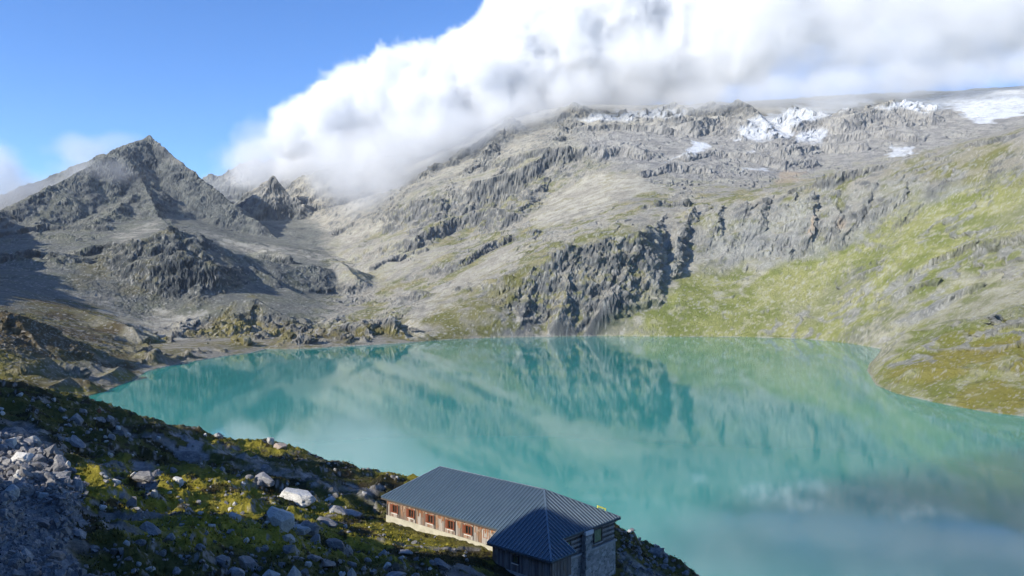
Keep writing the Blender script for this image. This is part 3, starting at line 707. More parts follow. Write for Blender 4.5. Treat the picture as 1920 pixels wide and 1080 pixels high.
_T = np.exp(np.linspace(math.log(18), math.log(260), 900))


def hit(px, py):
    """where the view ray through a pixel of the photograph first meets the hillside"""
    Xr, Yr, Zr = (px - 960) / F * _T, _T, H + (540 - py) / F * _T
    d = hill_z(Xr, Yr) - Zr
    i = np.argmax(d > 0)
    if d[i] <= 0: return None
    return np.array([Xr[i], Yr[i], Zr[i] + d[i]])
# ================================================================== mountain hut
def axes():
    th = -0.736
    return c([math.cos(th), math.sin(th), 0]), c([-math.sin(th), math.cos(th), 0])


HU, HVv = axes(); HZ = c([0, 0, 1.0])
HA = c([-17.1, 105.0, H - 27.38]); HL, HW_, HR_, HA2, HA1, HE, HQ, HP = 28.474, 13.312, 3.455, 6.321, 4.096, 1.986, 7.389, 2.304
SLL = HR_ / (HW_ / 2)            # fall of the long roof slopes
SLE = HR_ / HA2                  # fall of the near hip
E2 = HE * HA2 / (HW_ / 2)
Mh = Matrix.Translation(Vector(HA)) @ Matrix(((HU[0], HVv[0], 0, 0), (HU[1], HVv[1], 0, 0), (0, 0, 1, 0), (0, 0, 0, 1)))
hut = bpy.data.objects.new('mountain_hut', None); col.objects.link(hut); hut.matrix_world = Mh
hut.empty_display_size = 2
tag(hut, 'long timber mountain hut with dark blue ribbed metal hip roof above the lake', 'mountain hut')
# local axes: x along the long wall (0 far end .. HL near end), y across (0 = long wall seen, HW = lake side), z = 0 at the eaves


class MB:
    def __init__(self): self.v = []; self.f = []

    def quad(self, *p):
        i = len(self.v); self.v += [tuple(q) for q in p]; self.f.append(tuple(range(i, i + len(p))))

    def box(self, x0, x1, y0, y1, z0, z1, top=None):
        i = len(self.v)
        self.v += [(x, y, z) for z in (z0, z1) for x, y in ((x0, y0), (x1, y0), (x1, y1), (x0, y1))]
        self.f += [tuple(i + k for k in q) for q in ((3, 2, 1, 0), (4, 5, 6, 7), (0, 1, 5, 4), (1, 2, 6, 5), (2, 3, 7, 6), (3, 0, 4, 7))]

    def bar(self, a, b, wid, hgt, up=(0, 0, 1)):
        """square bar from a to b, sitting on the line, rising along up"""
        a, b, up = Vector(a), Vector(b), Vector(up)
        d = (b - a).normalized(); s = d.cross(up).normalized() * wid / 2; n = s.cross(d).normalized() * hgt
        if n.dot(up) < 0: n = -n
        i = len(self.v)
        for p in (a, b):
            self.v += [tuple(p - s), tuple(p + s), tuple(p + s + n), tuple(p - s + n)]
        self.f += [tuple(i + k for k in q) for q in ((0, 1, 2, 3), (7, 6, 5, 4), (0, 4, 5, 1), (1, 5, 6, 2), (2, 6, 7, 3), (3, 7, 4, 0))]

    def build(self, name, mat, parent=None, mats=None):
        me = bpy.data.meshes.new(name); me.from_pydata(self.v, [], self.f)
        me.materials.append(mat); me.update()
        o = bpy.data.objects.new(name, me); col.objects.link(o)
        if parent: o.parent = parent
        return o


# --- materials
def m_roof():
    m = NT('blue_metal_roof'); p = m.obj()
    n = m.noise(p, 0.6, 4, 0.6); f = m.noise(m.mapping(p, (2.2, 2.2, 2.2)), 3.0, 3, 0.6)
    cl_ = m.ramp(n, [(0.3, (0.022, 0.052, 0.082)), (0.7, (0.044, 0.080, 0.114))])
    cl_ = m.mix(m.math('MULTIPLY', f, 0.5), cl_, (0.12, 0.14, 0.15))
    m.princ(cl_, 0.42, None, 0.5)
    return m.m


def m_planks(name, a, b_, cc_, sx):
    m = NT(name); p = m.obj()
    plank = m.noise(m.mapping(p, (sx, sx, 0.02)), 1.0, 0, 0.5)
    grain = m.noise(m.mapping(p, (14, 14, 0.7)), 1.0, 5, 0.7)
    stain = m.noise(m.mapping(p, (1.6, 1.6, 0.5)), 1.0, 4, 0.7)
    k = m.mix(m.ramp(plank, [(0.40, (0, 0, 0)), (0.60, (1, 1, 1))]), a, b_)
    k = m.mix(m.ramp(stain, [(0.48, (0, 0, 0)), (0.66, (1, 1, 1))]), k, cc_)
    k = m.mix(0.75, k, m.ramp(grain, [(0.3, (0.22, 0.22, 0.22)), (0.7, (0.72, 0.72, 0.72))]), 'OVERLAY')
    m.princ(k, 0.85, m.bump(grain, 0.5, 0.03), 0.2)
    return m.m


def m_plain(name, a, b_, sc=2.0, rough=0.85, spec=0.25, bump=0.3, bd=0.03):
    m = NT(name); p = m.obj(); n = m.noise(p, sc, 6, 0.68)
    m.princ(m.ramp(n, [(0.32, a), (0.68, b_)]), rough, m.bump(n, bump, bd), spec)
    return m.m


def m_stone(name):
    m = NT(name); p = m.obj()
    v = m.n('ShaderNodeTexVoronoi'); v.inputs['Scale'].default_value = 2.2; m.l(m.mapping(p, (1, 1, 1.4)), v.inputs['Vector'])
    v2 = m.n('ShaderNodeTexVoronoi', feature='DISTANCE_TO_EDGE'); v2.inputs['Scale'].default_value = 2.2; m.l(m.mapping(p, (1, 1, 1.4)), v2.inputs['Vector'])
    sep = m.n('ShaderNodeSeparateColor'); m.l(v.outputs['Color'], sep.inputs[0])
    k = m.ramp(sep.outputs[0], [(0.0, (0.15, 0.145, 0.14)), (0.6, (0.27, 0.26, 0.25)), (1.0, (0.38, 0.37, 0.36))])
    j = m.ramp(v2.outputs['Distance'], [(0.02, (0, 0, 0)), (0.07, (1, 1, 1))])
    k = m.mix(j, (0.30, 0.29, 0.27), k)
    k = m.mix(0.6, k, m.ramp(m.noise(p, 9, 5, 0.7), [(0.3, (0.3, 0.3, 0.3)), (0.7, (0.7, 0.7, 0.7))]), 'OVERLAY')
    m.princ(k, 0.9, m.bump(j, 0.6, 0.06), 0.2)
    return m.m


ROOF = m_roof()
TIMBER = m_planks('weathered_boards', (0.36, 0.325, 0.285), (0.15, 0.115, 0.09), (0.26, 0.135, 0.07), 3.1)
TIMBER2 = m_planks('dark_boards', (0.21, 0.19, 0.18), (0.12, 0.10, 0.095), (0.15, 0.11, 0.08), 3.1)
FRAME = m_plain('rust_red_paint', (0.20, 0.06, 0.026), (0.29, 0.095, 0.04), 5)
SHUT = m_plain('brown_shutter', (0.12, 0.038, 0.022), (0.19, 0.06, 0.03), 6)
SILL = m_plain('pale_wood', (0.55, 0.50, 0.44), (0.66, 0.61, 0.54), 5)
PLINTH = m_plain('cream_plaster', (0.30, 0.28, 0.21), (0.43, 0.40, 0.31), 1.4, bump=0.4)
STONE = m_stone('rubble_masonry')
LEDGE = m_plain('grey_concrete', (0.24, 0.235, 0.23), (0.36, 0.35, 0.34), 2.5)
DARKW = m_plain('dark_log', (0.055, 0.05, 0.047), (0.10, 0.09, 0.083), 4)
YEL = m_plain('yellow_paint', (0.62, 0.62, 0.10), (0.72, 0.70, 0.14), 5, 0.6)
g_ = NT('window_glass'); gp = g_.obj()
g_.princ(g_.ramp(g_.noise(gp, 1.2, 3), [(0.3, (0.012, 0.012, 0.013)), (0.7, (0.035, 0.032, 0.028))]), 0.06, None, 0.6); GLASS = g_.m
g2 = NT('olive_reflection_glass'); gp = g2.obj()  # greenish reflection painted as the pane's base colour
g2.princ(g2.ramp(g2.noise(gp, 2.2, 4), [(0.3, (0.10, 0.085, 0.035)), (0.7, (0.19, 0.165, 0.075))]), 0.12, None, 0.5); GLASS2 = g2.m

# --- roof: two trapezoids, two hips, and the skirt that reaches lower round the near corner
T = 0.10       # thickness
rf = MB()
A0, C0, D0, B0 = (0, 0, 0), (HL, 0, 0), (HL, HW_, 0), (0, HW_, 0)
R1, R2 = (HA1, HW_ / 2, HR_), (HL - HA2, HW_ / 2, HR_)
Wc = (HL + E2, -HE, -SLL * HE)
Wli, Wlo = (HL - HQ, 0, 0), (HL - HQ, -HE, -SLL * HE)
Wri, Wro = (HL, HP, 0), (HL + E2, HP, -SLL * HE)


def up(p): return (p[0], p[1], p[2] + T)


shell = [(A0, Wli, Wlo, Wc, R2, R1), (Wc, Wro, Wri, D0, R2), (D0, B0, R1, R2), (B0, A0, R1)]
for pl in shell:
    rf.quad(*[up(p) for p in pl]); rf.quad(*pl[::-1])
rim = [A0, Wli, Wlo, Wc, Wro, Wri, D0, B0]
for a, b_ in zip(rim, rim[1:] + rim[:1]): rf.quad(a, b_, up(b_), up(a))
roof = rf.build('roof', ROOF, hut)
# standing seams, one mesh each slope pair (surface pattern of the roof)
sm = MB()
nl = c([0, -SLL, 1.0]); nl /= np.linalg.norm(nl)
step = 0.52
x = step * 0.6
while x < HL + E2 - 0.1:
    # seam on the long slope at position x: lower end at eave (or skirt), upper end at ridge or hip
    y0 = -HE if x > HL - HQ else 0.0
    if x > HL: y0 = -HE
    if x < HA1: yt = HW_ / 2 * x / HA1
    elif x > HL - HA2:
        yt = HW_ / 2 * (HL - x) / HA2
    else: yt = HW_ / 2
    if yt - y0 > 0.15:
        sm.bar((x, y0, SLL * y0 + T), (x, yt, SLL * yt + T), 0.07, 0.085, nl)
    x += step
ne = c([SLE, 0, 1.0]); ne /= np.linalg.norm(ne)
y = -HE + step * 0.7
while y < HW_ - 0.1:
    xo = HL + E2 if y < HP else HL
    if y < HW_ / 2: xt = HL - HA2 * y / (HW_ / 2)
    else: xt = HL - HA2 * (HW_ - y) / (HW_ / 2)
    if xo - xt > 0.15:
        sm.bar((xo, y, -SLE * (xo - HL) + T), (xt, y, SLE * (HL - xt) + T), 0.06, 0.12, ne)
    y += step
for a, b_ in ((R1, R2), (R2, Wc), (R2, D0), (R1, A0), (R1, B0)): sm.bar(up(a), up(b_), 0.20, 0.075)
SEAM = m_plain('seam_metal', (0.09, 0.135, 0.17), (0.15, 0.195, 0.23), 1.5, 0.35, 0.6, 0.05)
seams = sm.build('roof_seam', SEAM, roof)
gt = MB()
for a, b_ in ((A0, Wli), (Wlo, Wc), (Wc, Wro), (Wri, D0)):
    gt.bar((a[0], a[1], a[2] - 0.17), (b_[0], b_[1], b_[2] - 0.17), 0.10, 0.15)
gt.build('fascia', DARKW, hut)
ym = MB()
t0, t1 = 0.70, 0.80
pa = [R2[i] + (D0[i] - R2[i]) * t0 for i in range(3)]; pb = [R2[i] + (D0[i] - R2[i]) * t1 for i in range(3)]
ym.bar((pa[0], pa[1], pa[2] + 0.36), (pb[0], pb[1], pb[2] + 0.36), 0.34, 0.12)
for q in (pa, pb): ym.box(q[0] - .06, q[0] + .06, q[1] - .06, q[1] + .06, q[2] + .05, q[2] + 0.5)
ym.build('ridge_board', YEL, hut)

# --- walls
OV = 0.55                       # eaves overhang
zt, zp, zb = -0.30, -2.25, -3.35   # underside of eaves, top of plinth, below ground
NW = HL - HQ + OV               # where the wing begins on the long wall
lw = MB()
# board wall as separate boards with slightly different proud faces (texture of one wall)
xx = OV
rr_ = random.Random(4)
WINX = [1.75, 4.95, 8.6, 12.2, 15.2]
WWD, WH0, WH1 = 0.85, -1.75, -0.62
def boards(mb, axis, a0, a1, face, z0, z1, back, holes=(), rr=rr_, lo=0.18, hi=0.27):
    """upright boards along x (axis 0) or y (axis 1); face = outer plane, back = inner plane"""
    u = a0
    while u < a1 - 0.02:
        w_ = min(rr.uniform(lo, hi), a1 - u)
        pr = rr.uniform(0.0, 0.035)
        spans = [(z0, z1)]
        for h0, h1, hz0, hz1 in holes:
            if u + w_ > h0 and u < h1: spans = [(z0, hz0), (hz1, z1)]
        for s0, s1 in spans:
            fo = face - pr if back > face else face + pr
            lo_, hi_ = min(fo, back), max(fo, back)
            if axis == 0: mb.box(u, u + w_ - 0.026, lo_, hi_, s0, s1)
            else: mb.box(lo_, hi_, u, u + w_ - 0.026, s0, s1)
        u += w_
holes = [(x_ - .05, x_ + WWD + .05, WH0, WH1) for x_ in WINX]
boards(lw, 0, OV, NW, OV, zp, zt, OV + 0.16, holes)
lw.build('timber_wall', TIMBER, hut)
bk = MB()
bk.box(OV + .05, HL - OV, OV + 0.20, HW_ - OV, zp - 0.9, zt + 0.1)
bk.build('inner_wall', DARKW, hut)
fw = MB()
boards(fw, 1, OV + 0.2, HW_ - OV, OV, zp, zt, OV + 0.16)
boards(fw, 0, OV, HL - OV, HW_ - OV, zp, zt, HW_ - OV - 0.16)
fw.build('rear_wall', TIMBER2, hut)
pl = MB()
pl.box(OV - 0.10, NW + 0.05, OV - 0.10, OV + 0.2, zb, zp - 0.003)
pl.box(OV - 0.10, OV + 0.2, OV + 0.203, HW_ - OV + .1, zb, zp - 0.003)
pl.build('plinth', PLINTH, hut)


def window(x0, x1, z0, z1, yf, frame_mat, glass_mat, shutter=True, sill=True):
    f = MB(); t = 0.06
    f.box(x0 - t, x0, yf - .05, yf + .12, z0 - t, z1 + t); f.box(x1, x1 + t, yf - .05, yf + .12, z0 - t, z1 + t)
    f.box(x0, x1, yf - .05, yf + .12, z1, z1 + t); f.box(x0, x1, yf - .05, yf + .12, z0 - t, z0)
    mx = (x0 + x1) / 2; f.box(mx - .025, mx + .025, yf - .02, yf + .06, z0, z1)
    w_ = f.build('window', frame_mat, hut)
    g = MB(); g.box(x0, x1, yf + .065, yf + .085, z0, z1); g.build('pane', glass_mat, w_)
    if shutter:
        s_ = MB()
        for k in range(4): s_.box(x0 - t - .42 + k * .10, x0 - t - .42 + k * .10 + .095, yf - .085, yf - .045, z0 - .06, z1 + .06)
        s_.box(x0 - t - .41, x0 - t - .04, yf - .105, yf - .086, z0 + .1, z0 + .2); s_.box(x0 - t - .41, x0 - t - .04, yf - .105, yf - .086, z1 - .2, z1 - .1)
        s_.build('shutter', SHUT, w_)
        s_ = MB()
        for k in range(2): s_.box(x1 + t + .03 + k * .11, x1 + t + .03 + k * .11 + .10, yf - .16, yf - .04, z0 - .06, z1 + .06)
        s_.build('shutter', SHUT, w_)
    if sill:
        s_ = MB(); s_.box(x0 - .16, x1 + .16, yf - .14, yf - .051, z0 - .17, z0 - .10); s_.build('sill', SILL, w_)
    return w_


for x_ in WINX: window(x_, x_ + WWD, WH0 + .1, WH1 - .1, OV, FRAME, GLASS)
window(18.2, 18.75, WH0 + .25, WH1 - .1, OV, FRAME, GLASS, False, False)
# short reddish boards under the eaves, of uneven length
EAVE = m_planks('reddish_boards', (0.30, 0.14, 0.07), (0.17, 0.085, 0.05), (0.38, 0.31, 0.24), 3.6)
tb = MB(); re_ = random.Random(9); u = OV
while u < NW - .05:
    w_ = min(re_.uniform(.14, .24), NW - u); inw = any(x_ - .75 < u < x_ + WWD + .2 for x_ in WINX)
    tb.box(u, u + w_ - .02, OV - 0.05 - re_.uniform(0, .025), OV - 0.012, -0.52 if inw else -re_.choice((.5, .62, .8, 1.0, 1.25)), -0.19); u += w_
tb.build('eaves_board', EAVE, hut)
# dark posts between the boards
for x_ in [OV + .05] + [q + WWD + .42 for q in WINX] + [NW - .3]: 
    pb_ = MB(); pb_.box(x_ - .07, x_ + .07, OV - .075, OV - .052, zp, zt); pb_.build('wall_post', DARKW, hut)

# wing round the near corner (boards, plinth, window)
wz_t, wz_p, wz_b = -SLL * HE - 0.2, -SLL * HE - 2.35, -SLL * HE - 4.6
wx0, wx1, wy0, wy1 = HL - HQ + 0.45, HL + E2 - 0.45, -HE + 0.45, HP - 0.35
wg = MB()
boards(wg, 0, wx0, wx1, wy0, wz_p, wz_t, wy0 + .15, [(wx0 + 3.0, wx0 + 3.85, wz_t - 1.25, wz_t - .35)])
boards(wg, 1, wy0 + .16, wy1, wx1, wz_p, wz_t, wx1 - .15)
boards(wg, 1, wy0 + .16, OV + .1, wx0, wz_p, wz_t, wx0 + .15)
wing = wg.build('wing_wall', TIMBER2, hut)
wi = MB(); wi.box(wx0 + .2, wx1 - .2, wy0 + .2, OV + .3, wz_b, wz_t + .6); wi.box(HL - OV - 0.1, wx1 - .2, OV + .301, wy1, wz_b, wz_t + .4)
wi.build('wing_core', DARKW, hut)
wp = MB()
wp.box(wx0 - .08, wx1 + .08, wy0 - .08, wy0 + .15, wz_b, wz_p - .003)
wp.box(wx1 - .15, wx1 + .08, wy0 + .153, wy1 + .05, wz_b, wz_p - .003)
wp.build('wing_plinth', LEDGE, hut)
window(wx0 + 3.1, wx0 + 3.75, wz_t - 1.15, wz_t - .45, wy0, DARKW, GLASS2, False, True)

# hip end: grey timber above, ledge, stone basement; buttress with pale cap; two windows
ex = HL - OV
ew = MB()
u0, u1 = HP + .4, HW_ - OV
zc_ = zt
k = 0
while zc_ > -2.45:      # lying logs
    ew.box(ex - 0.3, ex + (0.0 if k % 2 else 0.03), OV + .2, u1, zc_ - 0.262, zc_); zc_ -= 0.27; k += 1
ew.build('end_wall', m_planks('grey_logs', (0.27, 0.255, 0.25), (0.19, 0.18, 0.18), (0.30, 0.27, 0.25), 0.6), hut)
st = MB(); st.box(ex - 0.3, ex + 0.10, OV + .2, u1 + .12, -9.0, -2.72); st.box(OV + .3, ex - .31, HW_ - OV - .2, HW_ - OV + .12, -9, -2.30); st.build('stone_basement', STONE, hut)
le = MB(); le.box(ex - 0.2, ex + 0.28, OV + .2, u1 + .22, -2.717, -2.50); le.build('ledge', LEDGE, hut)


def end_window(y0, y1, z0, z1):
    f = MB(); t = .12
    f.box(ex - .02, ex + .13, y0 - t, y0, z0 - t, z1 + t); f.box(ex - .02, ex + .13, y1, y1 + t, z0 - t, z1 + t)
    f.box(ex - .02, ex + .13, y0, y1, z1, z1 + t); f.box(ex - .02, ex + .13, y0, y1, z0 - t, z0)
    w_ = f.build('window', DARKW, hut)
    g = MB(); g.box(ex + .035, ex + .055, y0, y1, z0, z1); g.build('pane', GLASS2, w_)
    s_ = MB(); s_.box(ex + .131, ex + .22, y0 - .15, y1 + .15, z0 - .2, z0 - .11); s_.build('sill', LEDGE, w_)


end_window(8.7, 10.1, -2.0, -0.6)
end_window(3.3, 4.2, -1.9, -0.8)
bt = MB()
rb = random.Random(3)
zz = -9.0
while zz < -0.65:
    hh = rb.uniform(.28, .48); j = lambda: rb.uniform(-.06, .06)
    ww = 0.62 + 0.06 * (-zz - .6)
    bt.box(ex + 0.101, ex + 0.62 + 0.05 * (-zz) + j(), 6.9 - ww + j(), 6.9 + ww * .55 + j(), zz, min(zz + hh - .004, -0.5)); zz += hh
but = bt.build('buttress', STONE, hut)
cp_ = MB(); cp_.box(ex + 0.0, ex + 0.85, 6.1, 7.55, -0.46, -0.06)
cpo = cp_.build('buttress_cap', m_plain('pale_stone', (0.42, 0.40, 0.40), (0.56, 0.54, 0.53), 3), but)
# ================================================================== boulders, stones, grass on the near slope
def m_rock(name, a, b_, lich):
    m = NT(name); p = m.obj()
    oi = m.n('ShaderNodeObjectInfo')
    off = m.n('ShaderNodeVectorMath', operation='SCALE'); off.inputs[0].default_value = (37, 19, 53); m.l(oi.outputs['Random'], off.inputs['Scale'])
    ad = m.n('ShaderNodeVectorMath', operation='ADD'); m.l(p, ad.inputs[0]); m.l(off.outputs[0], ad.inputs[1]); q = ad.outputs[0]
    k = m.ramp(m.noise(q, 1.6, 6, 0.65), [(0.30, a), (0.70, b_)])
    k = m.mix(m.ramp(m.noise(q, 2.6, 5, 0.7), [(0.55, (0, 0, 0)), (0.68, (1, 1, 1))]), k, lich)
    v = m.n('ShaderNodeTexNoise'); v.inputs['Scale'].default_value = 2.2; v.inputs['Detail'].default_value = 3; m.l(m.mapping(q, (0.6, 2.5, 2.5), (0.4, 0.3, 0.8)), v.inputs['Vector'])
    crack = m.ramp(v.outputs['Fac'], [(0.485, (1, 1, 1)), (0.50, (0, 0, 0)), (0.515, (1, 1, 1))])
    k = m.mix(m.math('MULTIPLY', m.math('SUBTRACT', 1.0, crack), 0.5), k, (0.05, 0.05, 0.05))
    tint = m.math('MULTIPLY_ADD', oi.outputs['Random'], 0.5, 0.75)
    k = m.mix(1.0, k, tint, 'MULTIPLY')
    k = m.mix(0.7, k, m.ramp(m.noise(q, 14, 5, 0.7), [(0.3, (0.3, 0.3, 0.3)), (0.7, (0.7, 0.7, 0.7))]), 'OVERLAY')
    m.princ(k, 0.9, m.bump(m.noise(q, 5, 8, 0.7), 0.7, 0.12), 0.2)
    return m.m


ROCK = m_rock('grey_rock', (0.13, 0.13, 0.138), (0.26, 0.252, 0.248), (0.34, 0.335, 0.31))
PALE = m_rock('pale_rock', (0.32, 0.315, 0.30), (0.48, 0.47, 0.445), (0.30, 0.30, 0.28))
BROWN = m_rock('brown_rock', (0.20, 0.155, 0.125), (0.31, 0.26, 0.225), (0.25, 0.24, 0.22))
RUST = m_rock('rusty_rock', (0.13, 0.05, 0.028), (0.20, 0.085, 0.045), (0.12, 0.09, 0.06))


def ico(sub):
    t = (1 + 5 ** .5) / 2
    v = [(-1, t, 0), (1, t, 0), (-1, -t, 0), (1, -t, 0), (0, -1, t), (0, 1, t), (0, -1, -t), (0, 1, -t), (t, 0, -1), (t, 0, 1), (-t, 0, -1), (-t, 0, 1)]
    f = [(0, 11, 5), (0, 5, 1), (0, 1, 7), (0, 7, 10), (0, 10, 11), (1, 5, 9), (5, 11, 4), (11, 10, 2), (10, 7, 6), (7, 1, 8), (3, 9, 4), (3, 4, 2), (3, 2, 6), (3, 6, 8), (3, 8, 9), (4, 9, 5), (2, 4, 11), (6, 2, 10), (8, 6, 7), (9, 8, 1)]
    v = [Vector(q).normalized() for q in v]
    for _ in range(sub):
        mid = {}; nf = []

        def mp(a, b_):
            k = (min(a, b_), max(a, b_))
            if k not in mid: v.append(((v[a] + v[b_]) / 2).normalized()); mid[k] = len(v) - 1
            return mid[k]
        for a, b_, d in f:
            x, y, z = mp(a, b_), mp(b_, d), mp(d, a)
            nf += [(a, x, z), (b_, y, x), (d, z, y), (x, y, z)]
        f = nf
    return np.array([tuple(q) for q in v]), np.array(f)


IV, IF = ico(4)


def rock_mesh(name, seed, mat, slab=0.0):
    r = np.random.default_rng(seed); V = IV.copy()
    V = V * (1 + 0.16 * fbm3(V[:, 0] * 1.3 + seed, V[:, 1] * 1.3, V[:, 2] * 1.3, 2, seed))[:, None]
    for _ in range(13):
        n = r.normal(size=3); n[2] = n[2] * (1.0 if r.random() > .3 else 2.2); n /= np.linalg.norm(n)
        d = r.uniform(0.52, 0.88)
        h = V @ n - d
        V = V - np.where(h > 0, h * 0.94, 0)[:, None] * n
    V = V * (1 + 0.035 * fbm3(V[:, 0] * 5, V[:, 1] * 5, V[:, 2] * 5, 3, seed + 5))[:, None]
    V -= (V.max(0) + V.min(0)) / 2; V /= (V.max(0) - V.min(0)) / 2
    me = mesh_arrays(name, V, IF, mat, False)
    d = me.data; bpy.data.objects.remove(me)
    return d


PROTO = {k: [rock_mesh('boulder', 100 + i + s_, m) for i in range(nn)] for k, m, nn, s_ in (('g', ROCK, 9, 0), ('p', PALE, 4, 40), ('b', BROWN, 4, 60), ('r', RUST, 1, 80))}
rr2 = random.Random(11)


def rock(px, py, w, h, label, group=None, kind='g', tilt=0.25, name='boulder', depth=0.8, lie=0.0, sink=0.42):
    """a rock whose foot shows at (px, py) of the photograph, w x h pixels large there"""
    P = hit(px, py)
    if P is None: return None
    Y_ = P[1]; sx = 0.80 * w / F * Y_ / 2; sz = (0.72 if w > 40 else 0.9) * h / F * Y_ / 2 * 0.80 / (1 - sink)
    o = bpy.data.objects.new(name, rr2.choice(PROTO[kind])); col.objects.link(o)
    e = 0.8
    gx_ = (ground(P[0] + e, P[1]) - ground(P[0] - e, P[1])) / (2 * e); gy_ = (ground(P[0], P[1] + e) - ground(P[0], P[1] - e)) / (2 * e)
    nrm_ = Vector((-gx_, -gy_, 1)).normalized()
    R = nrm_.to_track_quat('Z', 'Y').to_matrix() if tilt else Matrix.Identity(3)
    q = Vector((0, 0, 1)).rotation_difference(nrm_).slerp(Vector((0, 0, 1)).rotation_difference(Vector((0, 0, 1))), 1 - min(1, tilt * 2.5))
    rot = q.to_matrix() @ Matrix.Rotation(lie + rr2.uniform(-.35, .35), 3, 'Z')
    Sx = Matrix.Diagonal((sx, sx * depth * rr2.uniform(.8, 1.1), sz))
    M = (rot @ Sx @ Matrix.Rotation(rr2.choice([0, math.pi]), 3, 'Z')).to_4x4()
    dz = sz * (1 - 2 * sink)
    M.translation = Vector((P[0], P[1] + sx * depth * 0.5, ground(P[0], P[1] + sx * depth * 0.5) + dz))
    o.matrix_world = M
    o['label'] = label; o['category'] = 'stone' if name == 'stone' else 'boulder'
    if group: o['group'] = group
    return o


